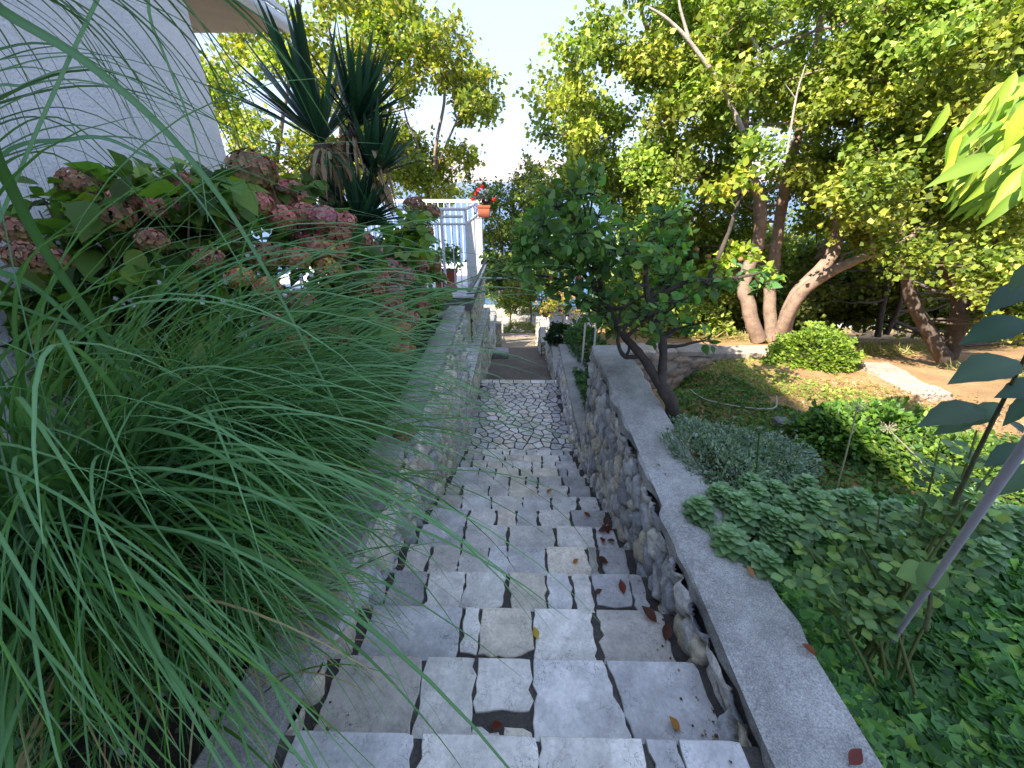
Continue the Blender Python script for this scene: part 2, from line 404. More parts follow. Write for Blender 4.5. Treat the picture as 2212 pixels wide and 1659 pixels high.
def stone_col(x=0, edge=True):
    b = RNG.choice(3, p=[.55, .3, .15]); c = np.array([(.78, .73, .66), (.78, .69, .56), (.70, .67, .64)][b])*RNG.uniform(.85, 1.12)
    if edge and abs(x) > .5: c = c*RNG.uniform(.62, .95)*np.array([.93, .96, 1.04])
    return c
SPEC = {
    0: [(-.8, 0), (-.346, 0), (.078, 0), (.45, 0), (.57, 0), (.80, 0)],
    1: [(-.8, .78), (-.416, .85), (-.181, .5), (.069, 0), (.393, 0), (.80, 0)],
    2: [(-.8, .93), (-.287, .6), (-.196, .62), (.083, 0), (.417, 0), (.78, 0)],
    3: [(-.8, .8), (-.57, 0), (-.332, .62), (-.066, .85), (.178, 0), (.335, 0), (.457, .55), (.70, 0), (.79, 0)],
    4: [(-.8, .7), (-.62, 0), (-.413, 0), (-.207, 0), (-.069, 0), (.203, .85), (.489, .6), (.572, 0), (.79, 0)],
    5: [(-.8, 0), (-.43, .72), (-.08, .9), (.3, .72), (.62, 0), (.79, 0)],
    6: [(-.8, 0), (-.45, 0), (-.2, .75), (-.02, 0), (.17, 0), (.47, 0), (.79, 0)],
}
stairs = thing('stone_staircase', 'straight flight of pale crazy paved stone steps running down between two rubble walls', 'stairs', (0, Y0N, Z0N))
for k in range(-3, NST):
    yn = Y0N+TREAD*k; zt = Z0N-RISE*k
    if k < 0: zt = Z0N-RISE*k
    b = MB(); b.box(-.86, .86, yn-TREAD-.05, yn-.012, zt-.45, zt-.012, (.085, .075, .068))
    step = b.build('step', M['mortar'], stairs); step.location = -stairs.location
    sp = SPEC.get(k)
    if sp is None:
        x = -.8; sp = []
        while x < .72:
            sp.append((x, RNG.choice([0, 0, .6, .75, .9]))); x += RNG.uniform(.12, .34)
        sp.append((.79, 0))
    st = MB(); y_back = yn-TREAD-.03
    for i in range(len(sp)-1):
        x0, s_ = sp[i]; x1 = sp[i+1][0]; gp = .009; sl0 = 0 if i == 0 else RNG.normal()*.02; sl1 = RNG.normal()*.02
        s_ = s_ if k < 7 else s_
        if k == 1 and i == 4: sl0 = .07
        if k == 1 and i == 3: sl1 = .07
        xa, xb = x0+gp*RNG.uniform(.5, 1.6), x1-gp*RNG.uniform(.5, 1.6)
        strf = lambda a, b, yn=yn: abs(a[1]-yn) < .004 and abs(b[1]-yn) < .004
        def Y(t): return yn-(yn-y_back)*t
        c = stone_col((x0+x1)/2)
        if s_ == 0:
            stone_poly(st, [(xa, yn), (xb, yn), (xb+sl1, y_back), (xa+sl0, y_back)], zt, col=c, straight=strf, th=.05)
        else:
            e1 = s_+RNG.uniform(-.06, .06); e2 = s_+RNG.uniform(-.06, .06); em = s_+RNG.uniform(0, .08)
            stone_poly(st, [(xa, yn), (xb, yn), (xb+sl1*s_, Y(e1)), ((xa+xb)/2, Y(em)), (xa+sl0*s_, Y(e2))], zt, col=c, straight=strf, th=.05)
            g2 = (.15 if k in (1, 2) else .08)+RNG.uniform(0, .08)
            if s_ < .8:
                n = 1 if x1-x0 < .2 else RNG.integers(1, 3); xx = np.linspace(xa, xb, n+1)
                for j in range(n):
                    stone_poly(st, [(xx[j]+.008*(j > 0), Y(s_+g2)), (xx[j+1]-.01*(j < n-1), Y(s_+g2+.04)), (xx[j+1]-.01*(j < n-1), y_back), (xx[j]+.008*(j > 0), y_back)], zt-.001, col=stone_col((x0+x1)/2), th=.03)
    o = st.build('paving_stones', M['paving'], step)

# landing of crazy paving, and the rough path below it
def voronoi_cells(x0, x1, y0, y1, sx, sy, jit=.42):
    """clipped Voronoi polygons of a jittered grid (half-plane clipping)"""
    nx_ = int(round((x1-x0)/sx)); ny_ = int(round((y1-y0)/sy)); pts = []
    for i in range(-1, nx_+1):
        for j in range(-1, ny_+1):
            pts.append((x0+(i+.5+RNG.uniform(-jit, jit)+.5*(j % 2)-.25)*(x1-x0)/nx_, y0+(j+.5+RNG.uniform(-jit, jit))*(y1-y0)/ny_))
    pts = np.array(pts); out = []
    def clip(poly, p, n):
        r = []; 
        for i in range(len(poly)):
            a, b = poly[i], poly[(i+1) % len(poly)]; da = np.dot(a-p, n); db = np.dot(b-p, n)
            if da <= 0: r.append(a)
            if da*db < 0: r.append(a+(b-a)*da/(da-db))
        return r
    for i, c in enumerate(pts):
        if not (x0 <= c[0] <= x1 and y0 <= c[1] <= y1): continue
        poly = [np.array(q, float) for q in ((x0, y0), (x1, y0), (x1, y1), (x0, y1))]
        d = np.linalg.norm(pts-c, axis=1)
        for j in np.argsort(d)[1:18]:
            n = (pts[j]-c)/d[j]; poly = clip(poly, c+n*(d[j]/2-.011), n)
            if len(poly) < 3: break
        if len(poly) >= 3:
            poly = np.array(poly); keep = [q for k_, q in enumerate(poly) if np.linalg.norm(q-poly[k_-1]) > .012]
            if len(keep) >= 3: out.append(np.array(keep))
    return out
YL0 = Y0N+TREAD*13; YL1 = 8.62; ZL0 = Z0N-RISE*13-RISE; ZL1 = -4.15
zland = lambda q: ZL0+(ZL1-ZL0)*(q[:, 1]-YL0)/(YL1-YL0)
lm = MB(); q = np.array([(-.95, YL0-.1), (.95, YL0-.1), (.95, YL1-.005), (-.95, YL1-.005)]); zz = zland(q)
lm.add(np.vstack([np.c_[q, zz-.4], np.c_[q, zz-.013]]), [(0, 3, 2, 1), (4, 5, 6, 7), (0, 1, 5, 4), (1, 2, 6, 5), (2, 3, 7, 6), (3, 0, 4, 7)], (.075, .065, .06))
landing = lm.build('paved_path', M['mortar']); tag(landing, kind='structure')
ls = MB()
for p in voronoi_cells(-.9, .88, YL0+.1, YL1-.2, .165, .16, .49): stone_poly(ls, p, zland, .02, .004, stone_col(p.mean(0)[0]*.9)*.92)
x = -.9
while x < .88:
    x2 = min(x+RNG.uniform(.14, .4), .9); stone_poly(ls, [(x+.008, YL1-.19), (x2-.008, YL1-.19), (x2-.008, YL1), (x+.008, YL1)], zland, .05, .003, stone_col(0), straight=lambda a, b: True); x = x2
ls.build('paving_stones', M['paving'], landing)
dr = MB(); dr.box(-.72, .84, YL0+.02, YL0+.085, ZL0-.02, ZL0+.006, (.02, .02, .022))
for i in range(60): dr.box(-.70+i*.0255, -.70+i*.0255+.008, YL0+.03, YL0+.075, ZL0+.006, ZL0+.010, (.05, .05, .055))
tag(dr.build('drain_channel', M['plastic']), 'black slotted drain channel across the foot of the stone steps', 'drain')
gy = np.linspace(8.64, 22.7, 90); gx = np.linspace(-.98, .98, 16); A, B = np.meshgrid(gx, gy)
pz = np.interp(B.ravel(), [8.6, 9.2, 14.3, 14.55, 20.4, 22.7], [-4.42, -4.5, -5.62, -5.68, -7.15, -7.9])
Q = np.stack([A.ravel(), B.ravel(), pz], -1); Q[:, 2] += fbm(Q*2.2, 4, 51)*.03
ii = np.arange(89)[:, None]*16+np.arange(15)[None]
pc = np.where((Q[:, 1] < 14.5)[:, None], np.array([.20, .165, .14]), np.array([.34, .27, .2]))*(1+.3*fbm(Q*3, 3, 52)[:, None])  # paler past the shadow edge: sunlight put into the path colour
pt = MB(); pt.add(Q, np.stack([ii, ii+1, ii+17, ii+16], -1).reshape(-1, 4), pc, True); tag(pt.build('path', M['soil']), kind='structure')

# ================================================================= RUBBLE WALLS
def rubble(mb, u0, u1, v0, v1, fn, cu=.17, cv=.12, res=.014, depth=.05, tones=((.34, .34, .36), (.45, .44, .43), (.27, .28, .31)), mort=(.22, .20, .175), seed=0, rot=.5):
    nu = int((u1-u0)/res)+1; nv = int((v1-v0)/res)+1
    U, V_ = np.meshgrid(np.linspace(u0, u1, nu), np.linspace(v0, v1, nv)); U = U.ravel(); V_ = V_.ravel()
    wp = np.stack([U*4, V_*4, np.full(len(U), seed*3.1)], -1)
    a = U+fbm(wp, 3, seed)*.05; b = V_+fbm(wp+9, 3, seed+1)*.05
    cr, sr = math.cos(rot), math.sin(rot); ua = (a*cr+b*sr)/cu; va = (-a*sr+b*cr)/cv
    iu = np.floor(ua).astype(int); iv = np.floor(va).astype(int); F1 = np.full(len(U), 9.); F2 = np.full(len(U), 9.); ID = np.zeros(len(U), int); DX = np.zeros(len(U)); DY = np.zeros(len(U))
    for i in (-2, -1, 0, 1, 2):
        for j in (-2, -1, 0, 1, 2):
            hx = _hash(iu+i, iv+j, iu*0+1, seed); hy = _hash(iu+i, iv+j, iu*0+2, seed); sz = _hash(iu+i, iv+j, iu*0+5, seed)*.25
            ddx = ua-(iu+i+hx); ddy = va-(iv+j+hy); d = np.sqrt(ddx*ddx+ddy*ddy)-sz
            nw = d < F1; F2 = np.where(nw, F1, np.minimum(F2, d)); 
            ID = np.where(nw, (iu+i)*7919+(iv+j)*104729, ID); DX = np.where(nw, ddx, DX); DY = np.where(nw, ddy, DY); F1 = np.where(nw, d, F1)
    e = np.clip((F2-F1-.05)/.30, 0, 1); e = e**.55
    r1 = _hash(ID, ID*0, ID*0, 3); r2 = _hash(ID, ID*0+1, ID*0, 3); r3 = _hash(ID, ID*0+2, ID*0, 3); r4 = _hash(ID, ID*0+3, ID*0, 3)
    pq = np.stack([U*11, V_*11, r1*40], -1)
    facet = np.abs(fbm(pq, 3, seed+7))*1.3+.6*np.abs(fbm(pq*2.3+4, 3, seed+8))
    h = e*depth*(.55+.6*r1+(r2-.5)*DX*1.1+(r3-.5)*DY*1.1-.5*facet)
    T = np.array(tones); ti = np.minimum((r4*len(T)).astype(int), len(T)-1)
    sc_ = T[ti]*(.85+.35*r2)[:, None]*(1+.22*fbm(pq*1.7, 3, seed+9)[:, None])
    m = np.clip((F2-F1-.04)/.07, 0, 1)[:, None]; c = np.array(mort)*(1-m)+sc_*m
    f_ = np.arange(nv-1)[:, None]*nu+np.arange(nu-1)[None]
    mb.add(fn(U, V_, h), np.stack([f_, f_+1, f_+nu+1, f_+nu], -1).reshape(-1, 4), c, True)
GREY = ((.50, .50, .51), (.62, .61, .60), (.38, .385, .41), (.70, .67, .62))
CREAM = ((.68, .61, .48), (.58, .53, .45), (.74, .67, .55), (.46, .44, .42))
# right upper wall
wr = thing('garden_wall', 'grey rubble wall with broad concrete coping right of the upper steps', 'wall', (1.0, 2, -1.8))
m_ = MB(); rubble(m_, -.6, 4.52, -4.05, -1.80, lambda u, v, h: np.stack([.852-h+.0*u, u, v], -1), tones=GREY+CREAM[:1], seed=3, rot=.9, cu=.18, cv=.115, depth=.058)
child(m_, 'stone_face', M['rubble'], wr)
m_ = MB(); rubble(m_, .88, 1.19, -4.05, -1.82, lambda u, v, h: np.stack([u, 4.5+h, v], -1), tones=GREY, seed=4, cu=.18, cv=.115, depth=.05)
m_.box(.885, 1.18, -.6, 4.49, -4.2, -1.825, (.2, .19, .18)); child(m_, 'stone_core', M['rubble'], wr)
def coping(mb, xa, xb, ya, yb, zt, th=.075, wob=.008, c=(.33, .33, .335), slope=0.):
    n = int((yb-ya)/.06)+2; y = np.linspace(ya, yb, n); pr = [(xa, -th), (xa, -.012), (xa+.012, 0), ((xa+xb)/2, .004), (xb-.012, 0), (xb, -.012), (xb, -th)]
    R = []
    for (x_, z_) in pr:
        q = np.stack([np.full(n, x_), y, np.full(n, zt+z_)+slope*(y-ya)], -1)
        if x_ in (xa, xb): q[:, 0] += (fbm(q*5, 3, 61)*wob+fbm(q*14, 2, 64)*wob*.4)
        q[:, 2] += fbm(q*4, 2, 62)*.003; R.append(q)
    R = np.array(R); m = len(pr); V = R.transpose(1, 0, 2).reshape(-1, 3)
    f = [(i*m+j, i*m+j+1, (i+1)*m+j+1, (i+1)*m+j) for i in range(n-1) for j in range(m-1)]
    mb.add(V, f, np.tile(c, (len(V), 1))*(1+.12*fbm(V*2.5, 3, 63)[:, None]))
    for e_ in (0, n-1):
        for j in range(1, m-2):
            pass
        cen = V[e_*m:(e_+1)*m].mean(0); mb.add(np.vstack([V[e_*m:(e_+1)*m], cen]), [(j, (j+1) % m, m) for j in range(m)], c)
m_ = MB(); coping(m_, .835, 1.215, -.6, 4.53, -1.73, wob=.05, c=(.42, .41, .39)); child(m_, 'coping', M['concrete'], wr)
# right lower wall beside the landing
w2 = thing('garden_wall', 'lower rubble wall with flat concrete top right of the paved landing', 'wall', (1.0, 6, -3.3))
m_ = MB(); rubble(m_, 4.5, 8.7, -4.6, -3.36, lambda u, v, h: np.stack([.90-h, u, v], -1), tones=GREY+CREAM[:1], seed=13, rot=.8, depth=.06, res=.018)
m_.box(.91, 1.3, 4.5, 8.68, -4.8, -3.37, (.2, .19, .18)); child(m_, 'stone_face', M['rubble'], w2)
m_ = MB(); coping(m_, .86, 1.36, 4.54, 8.7, -3.3, c=(.34, .33, .31)); child(m_, 'coping', M['concrete'], w2)
# right wall beside the rough path
w3 = thing('garden_wall', 'stepped rubble wall with pale stone top right of the rough dirt path', 'wall', (1.0, 12, -4.5))
for i, (a, b, zt, xi) in enumerate(((8.72, 12.6, -4.1, .86), (12.62, 15.6, -4.72, .72))):
    m_ = MB(); rubble(m_, a, b, zt-1.6, zt-.06, lambda u, v, h, xi=xi: np.stack([xi-h, u, v], -1), tones=GREY+CREAM[:2], seed=15+i, res=.028, cu=.22, cv=.16, depth=.06)
    rubble(m_, xi, xi+.38, zt-1.6, zt-.06, lambda u, v, h, a=a: np.stack([u, a-h, v], -1), tones=CREAM, seed=18, res=.03, cu=.22, cv=.16)
    m_.box(xi+.01, xi+.37, a+.005, b-.02, zt-1.7, zt-.065, (.4, .38, .36)); child(m_, 'stone_face', M['rubble'], w3)
    m_ = MB(); coping(m_, xi-.03, xi+.42, a-.02, b, zt, c=(.52, .5, .47), slope=-.06); child(m_, 'coping', M['concrete'], w3)
m_ = MB(); rubble(m_, -.02, .36, -5.95, -4.75, lambda u, v, h: np.stack([.62+u, 15.1-h, v], -1), tones=CREAM, seed=22, res=.03, cu=.22, cv=.16)
m_.box(.61, .98, 15.12, 15.5, -6.1, -4.74, (.5, .48, .45)); child(m_, 'end_pillar', M['rubble'], w3)
# left upper wall
w4 = thing('garden_wall', 'tall cream and grey rubble wall left of the upper steps under the hanging grass', 'wall', (-1.0, 3, -1.8))
m_ = MB(); rubble(m_, -.6, 6.2, -4.05, -1.83, lambda u, v, h: np.stack([-.88+h, u, v], -1), tones=CREAM+GREY[:2], mort=(.24, .21, .16), seed=5, rot=.7, cu=.19, cv=.13, depth=.075)
child(m_, 'stone_face', M['rubble'], w4)
m_ = MB(); rubble(m_, -1.2, -.89, -4.05, -1.83, lambda u, v, h: np.stack([u, 6.18+h, v], -1), tones=CREAM, seed=6, depth=.05)
m_.box(-1.2, -.90, -.6, 6.17, -4.3, -1.835, (.26, .24, .2)); child(m_, 'stone_core', M['rubble'], w4)
m_ = MB(); coping(m_, -1.08, -.83, -.6, 6.22, -1.75, wob=.045, c=(.40, .385, .36)); child(m_, 'coping', M['concrete'], w4)
# left ledge wall along the landing
w5 = thing('ledge_wall', 'cream stone ledge with tiled top left of the paved landing under the terrace', 'wall', (-1.0, 8, -3.3))
m_ = MB(); rubble(m_, 6.2, 11.6, -5.4, -3.34, lambda u, v, h: np.stack([-.90+h, u, v], -1), tones=CREAM, mort=(.3, .26, .2), seed=8, res=.02, cu=.2, cv=.14, depth=.05)
m_.box(-1.6, -.905, 6.2, 11.6, -5.6, -3.345, (.3, .28, .24)); child(m_, 'stone_face', M['rubble'], w5)
m_ = MB(); m_.box(-1.6, -.86, 6.21, 11.6, -3.35, -3.31, (.2, .18, .15))
y = 6.22
while y < 11.5:
    y2 = y+RNG.uniform(.13, .3); x = -1.55
    while x < -.87:
        x2 = min(x+RNG.uniform(.12, .3), -.855); 
        if -.855-x2 < .06: x2 = -.855
        stone_poly(m_, [(x+.005, y+.005), (x2-.005, y+.005), (x2-.005, y2-.005), (x+.005, y2-.005)], -3.298, .02, .003, np.array((.52, .51, .47))*RNG.uniform(.85, 1.1)); x = x2
    y = y2
child(m_, 'tile_top', M['paving'], w5)
# left wall along the lower path + gate pillars
w6 = thing('garden_wall', 'low rubble wall with small pale pillars left of the rough dirt path', 'wall', (-1.0, 13, -5))
m_ = MB(); rubble(m_, 11.6, 15.4, -6.1, -4.5, lambda u, v, h: np.stack([-.93+h, u, v], -1), tones=GREY, seed=25, res=.03, cu=.22, cv=.16)
m_.box(-1.3, -.935, 11.6, 15.4, -6.2, -4.505, (.3, .3, .3)); child(m_, 'stone_face', M['rubble'], w6)
m_ = MB(); coping(m_, -1.34, -.89, 11.6, 15.42, -4.44, c=(.5, .48, .46), slope=-.04); child(m_, 'coping', M['concrete'], w6)
for (px_, yy) in ((-.86, 15.0), (-.86, 16.4)):
    m_ = MB(); rubble(m_, -.17, .17, 0, 1.25, lambda u, v, h, px_=px_, yy=yy: np.stack([px_+u, yy-.15-h, -6.1+v], -1), tones=CREAM, seed=26, res=.03, cu=.2, cv=.15, depth=.03)
    m_.bbox(px_-.165, px_+.165, yy-.148, yy+.15, -6.4, -4.84, (.48, .44, .4), .02); child(m_, 'pillar', M['rubble'], w6)
blk = MB(); blk.bbox(-.86, -.36, 12.35, 12.85, -5.4, -5.03, (.36, .35, .34), .02); blk.bbox(-.85, -.37, 12.36, 12.84, -5.028, -5.0, (.42, .41, .4), .01)
tag(blk.build('concrete_block', M['concrete']), 'low square concrete block on the left side of the rough path', 'block')
# low walls round the garden plot
w7 = thing('low_wall', 'low sunlit garden wall with pale uneven stone top behind the dry garden plot', 'wall', (2.8, 5.15, -2))
def lowwall(root, ax, a, b, c0, c1, zt, seed, tones):
    m_ = MB(); bx = [c0, c1]
    if ax == 'x':
        rubble(m_, a, b, zt-.55, zt-.03, lambda u, v, h: np.stack([u, c0-h, v], -1), tones=tones, seed=seed, res=.025, cu=.24, cv=.12, depth=.03)
    else:
        rubble(m_, a, b, zt-.55, zt-.03, lambda u, v, h: np.stack([c0-h, u, v], -1), tones=tones, seed=seed, res=.025, cu=.24, cv=.12, depth=.03)
        rubble(m_, a, b, zt-.8, zt-.03, lambda u, v, h: np.stack([c1+h, u, v], -1), tones=tones, seed=seed+1, res=.03, cu=.24, cv=.12, depth=.03)
    child(m_, 'stone_face', M['rubble'], root)
    m_ = MB(); t = a
    while t < b:
        t2 = min(t+RNG.uniform(.2, .45), b)
        w0 = c0-.03+RNG.uniform(-.02, .02); w1 = c1+.03+RNG.uniform(-.03, .03); hh = zt+RNG.uniform(-.015, .012)
        P_ = [(t, w0), (t2, w0), (t2, w1), (t, w1)] if ax == 'x' else [(w0, t), (w1, t), (w1, t2), (w0, t2)]
        stone_poly(m_, P_, hh, .07, .008, np.array((.38, .31, .25))*RNG.uniform(.85, 1.12), bev=.02, seg=.06); t = t2
    child(m_, 'stone_top', M['rubble'], root)
lowwall(w7, 'x', 1.35, 4.05, 5.05, 5.30, -2.0, 71, ((.5, .36, .25), (.46, .38, .3)))
w8 = thing('low_wall', 'low pinkish wall running forward along the right side of the dry garden plot', 'wall', (4.3, 3, -2))
lowwall(w8, 'y', 1.9, 4.7, 4.1, 4.42, -1.98, 73, ((.42, .33, .28), (.5, .42, .36)))
w9 = thing('stone_edging', 'short grey stone edging between the silvery cushion plant and the dry plot', 'edging', (2.4, 2.9, -1.9))
m_ = MB()
for i in range(3):
    q = at(1690+i*32, 905+i*4, z=-1.86); stone_poly(m_, [(q[0]-.06, q[1]-.05), (q[0]+.05, q[1]-.06), (q[0]+.06, q[1]+.05), (q[0]-.05, q[1]+.05)], -1.86+RNG.uniform(-.02, .02), .1, .012, np.array((.2, .2, .2)), bev=.02)
child(m_, 'edge_stones', M['rubble'], w9)

# ================================================================= HOUSE AND TERRACE
HX, HY, HT = -3.15, 5.0, 4.9
house = thing('house', 'white rendered house wall with balcony soffit tinted for warm bounce light at upper left', 'house', (-5, 2, -1.8))
m_ = MB(); m_.box(-9, HX, -3, HY, -2.6, HT, (.80, .79, .79)); m_.box(-9, -1.95, -11, -3.004, -2.6, HT, (.80, .79, .79)); child(m_, 'wall', M['stucco'], house)  # second box: unseen wing added to shade the near right garden
BX, BY, BZ = -2.93, 6.6, 1.63
m_ = MB(); m_.box(-9, BX-.06, HY+.003, BY-.05, BZ, BZ+.16, (.56, .44, .30)); child(m_, 'soffit', M['plaster'], house)  # soffit colour holds the warm bounce light off the sunlit terrace
m_ = MB(); m_.tube([(BX, HY-.3, BZ+.075), (BX, BY, BZ+.075)], .075, 12, (.62, .63, .66)); m_.tube([(BX, BY, BZ+.075), (-9, BY, BZ+.075)], .06, 12, (.45, .4, .3))
m_.box(BX+.04, BX+.075, HY-.2, BY-.1, BZ+.15, BZ+.2, (.6, .6, .62)); child(m_, 'gutter', M['metal_white'], house)
m_ = MB(); m_.box(BX-.15, BX+.06, HY-.1, BY-.15, BZ+.36, BZ+.42, (.16, .04, .04)); m_.box(BX+.065, BX+.16, HY-.1, BY-.05, BZ+.42, BZ+.62, (.6, .61, .64))
child(m_, 'fascia', M['plastic'], house)
for yy in (HY+.2, HY+.9):
    m_ = MB(); m_.box(BX-.1, BX+.02, yy, yy+.16, BZ+.16, BZ+.36, (.16, .10, .09)); child(m_, 'bracket', M['wood'], house)
m_ = MB(); m_.box(-9.2, HX+.1, -3.1, HY+.2, HT, HT+.15, (.4, .2, .14)); m_.box(-9.2, -1.85, -11.2, -3.11, HT, HT+.15, (.4, .2, .14)); child(m_, 'roof', M['clay'], house)  # second slab tops the added wing that casts the garden shade

TX, TY0, TY1, TZ = -.98, 8.6, 12.4, -2.2
ter = thing('terrace', 'raised terrace slab with white edge on a cream pillar left of the steps', 'terrace', (-2, 10, -2.4))
m_ = MB(); m_.bbox(-6, TX, TY0, TY1, TZ-.05, TZ, (.66, .67, .70), .008); child(m_, 'edge_slab', M['plaster'], ter)
m_ = MB(); m_.box(-6, TX-.06, TY0+.05, TY1-.05, TZ-.34, TZ-.052, (.17, .165, .165)); child(m_, 'beam', M['concrete'], ter)
m_ = MB(); m_.box(-6, TX-.10, TY0+.12, TY1-.1, -3.3, TZ-.341, (.55, .50, .38)); child(m_, 'pillar_wall', M['plaster'], ter)
m_ = MB(); rubble(m_, TY0+.1, TY1-.1, -3.29, TZ-.34, lambda u, v, h: np.stack([TX-.09+h, u, v], -1), tones=CREAM, seed=81, res=.025); child(m_, 'stone_side', M['rubble'], ter)
# railing
rl = thing('railing', 'white tubular metal railing with upright bars round the terrace corner', 'railing', (-1.1, 9, TZ))
RX = -1.08; RT = at(1000, 452, Y=8.7)[2]; WH = (.66, .68, .73)
m_ = MB(); m_.tube([(-5.5, 8.72, RT), (RX-.02, 8.72, RT), (RX, 8.75, RT), (RX, 10.15, RT)], .032, 10, WH); child(m_, 'handrail', M['metal_white'], rl)
m_ = MB(); m_.tube([(-5.5, 8.72, RT-.27), (RX-.02, 8.72, RT-.27), (RX, 8.75, RT-.27), (RX, 12.2, RT-.27)], .026, 8, WH)
m_.tube([(-2.4, 8.72, RT-.13), (RX-.06, 8.72, RT-.13)], .024, 8, WH); child(m_, 'middle_rail', M['metal_white'], rl)
m_ = MB(); m_.tube([(-5.5, 8.72, TZ+.1), (RX, 8.72, TZ+.1), (RX, 12.2, TZ+.1)], .02, 8, WH); child(m_, 'bottom_rail', M['metal_white'], rl)
for (xx, yy, zt) in ((RX-.48, 8.72, RT), (RX, 8.75, RT), (RX, 10.15, RT), (-2.7, 8.72, RT), (-4.0, 8.72, RT), (RX, 12.2, RT-.27)):
    m_ = MB(); m_.tube([(xx, yy, TZ+.001), (xx, yy, zt-.01)], .028, 10, WH); child(m_, 'post', M['metal_white'], rl)
for i in range(26):
    yy = 8.88+i*.13; m_ = MB(); m_.box(RX-.008, RX+.008, yy, yy+.045, TZ+.11, RT-.275, (.64, .66, .7)); child(m_, 'bar', M['metal_white'], rl)
for i in range(22):
    xx = RX-.14-i*.14
    if abs(xx-(RX-.48)) < .06: continue
    m_ = MB(); m_.tube([(xx, 8.72, TZ+.105), (xx, 8.72, RT-.28)], .011, 6, WH); child(m_, 'bar', M['metal_white'], rl)
rb = thing('railing', 'plain white railing along the far side of the terrace', 'railing', (-2, 12.3, TZ))
zr = at(960, 433, Y=12.35)[2]
m_ = MB(); m_.box(-6, -.95, 12.33, 12.38, zr-.05, zr+.03, (.7, .66, .66)); child(m_, 'handrail', M['metal_white'], rb)
for i in range(30):
    m_ = MB(); m_.tube([(-1.15-i*.16, 12.35, TZ+.002), (-1.15-i*.16, 12.35, zr-.05)], .012, 6, WH); child(m_, 'bar', M['metal_white'], rb)

def flower_pot(root, cx, cy, z0, wx, wy, h, c=(.42, .13, .07)):
    m_ = MB(); k = .82
    def ring(s, z): return [(cx-wx/2*s, cy-wy/2*s, z), (cx+wx/2*s, cy-wy/2*s, z), (cx+wx/2*s, cy+wy/2*s, z), (cx-wx/2*s, cy+wy/2*s, z)]
    prof = [(k, z0), (k*1.0+.12, z0+h*.82), (1.03, z0+h*.82), (1.06, z0+h), (.95, z0+h), (.93, z0+h*.9)]
    V = np.array([ring(*p) for p in prof]).reshape(-1, 3)
    F = [(r*4+j, r*4+(j+1) % 4, r*4+4+(j+1) % 4, r*4+4+j) for r in range(len(prof)-1) for j in range(4)]
    F += [(3, 2, 1, 0)]; m_.add(V, F, c); child(m_, 'pot', M['clay'], root)
    m_ = MB(); m_.add(ring(.93, z0+h*.91), [(0, 1, 2, 3)], (.05, .035, .025)); child(m_, 'soil', M['soil'], root)
def blossoms(root, pts, r, col, n=26):
    for p in pts:
        m_ = MB(); d = rdir(n); d[:, 2] = np.abs(d[:, 2])*.9
        for a in range(3):
            put_leaves(m_, np.array(p)+d*r*.75, nrm(np.cross(d, rdir(n))), d, r*.55, T4, 1.0, palette(n, [col, np.array(col)*.7], jit=.2))
        child(m_, 'blossom', M['petal'], root)
pg = thing('potted_geranium', 'square terracotta pot with red geranium hung on the outside of the terrace railing', 'potted plant', tuple(at(1046, 470, Y=9.6)))
q = at(1046, 469, Y=9.6); flower_pot(pg, q[0], q[1], q[2], .27, .27, .24)
m_ = MB(); m_.tube([(RX, q[1]-.1, q[2]+.2), (q[0]-.15, q[1]-.14, q[2]+.17), (q[0]-.15, q[1]-.14, q[2]-.01), (q[0], q[1]-.14, q[2]-.02)], .008, 6, (.1, .1, .1)); child(m_, 'bracket', M['metal_white'], pg)
m_ = MB(); clump_leaves(m_, (q[0]-.03, q[1], q[2]+.38), .2, 240, .06, [(.05, .07, .05), (.09, .06, .08), (.07, .1, .05)], tmpl=ROUND, twigs=10); child(m_, 'foliage', M['leaf'], pg)
blossoms(pg, [at(1034, 412, Y=9.6), at(1041, 405, Y=9.55), at(1022, 432, Y=9.5), at(1068, 432, Y=9.6), at(1030, 420, Y=9.6)], .06, (.55, .012, .012))
pp = thing('planter', 'large square terracotta planter with leafy green plant behind the terrace railing', 'planter', (-1.5, 9.05, TZ))
q = at(964, 610, Y=9.1); flower_pot(pp, q[0], 9.1, TZ+.002, .46, .4, .42, (.30, .075, .04))
m_ = MB(); clump_leaves(m_, (q[0]+.1, 9.1, TZ+.72), .33, 340, .1, [(.09, .17, .04), (.16, .25, .05), (.05, .1, .03)], tmpl=OV, twigs=14, tmb=m_); child(m_, 'foliage', M['leaf'], pp)
lg = MB(); a = at(1013, 627, Y=8.5); b = at(1038, 586, Y=9.6); c_ = at(1052, 557, Y=9.9)
lg.tube(smooth_path([a, (a+b)/2+np.array([.02, 0, .02]), b, c_], 5), np.linspace(.05, .025, 16), 8, (.24, .21, .19), .3); tag(lg.build('driftwood', M['wood']), 'grey weathered log lying along the terrace edge by the railing foot', 'log')

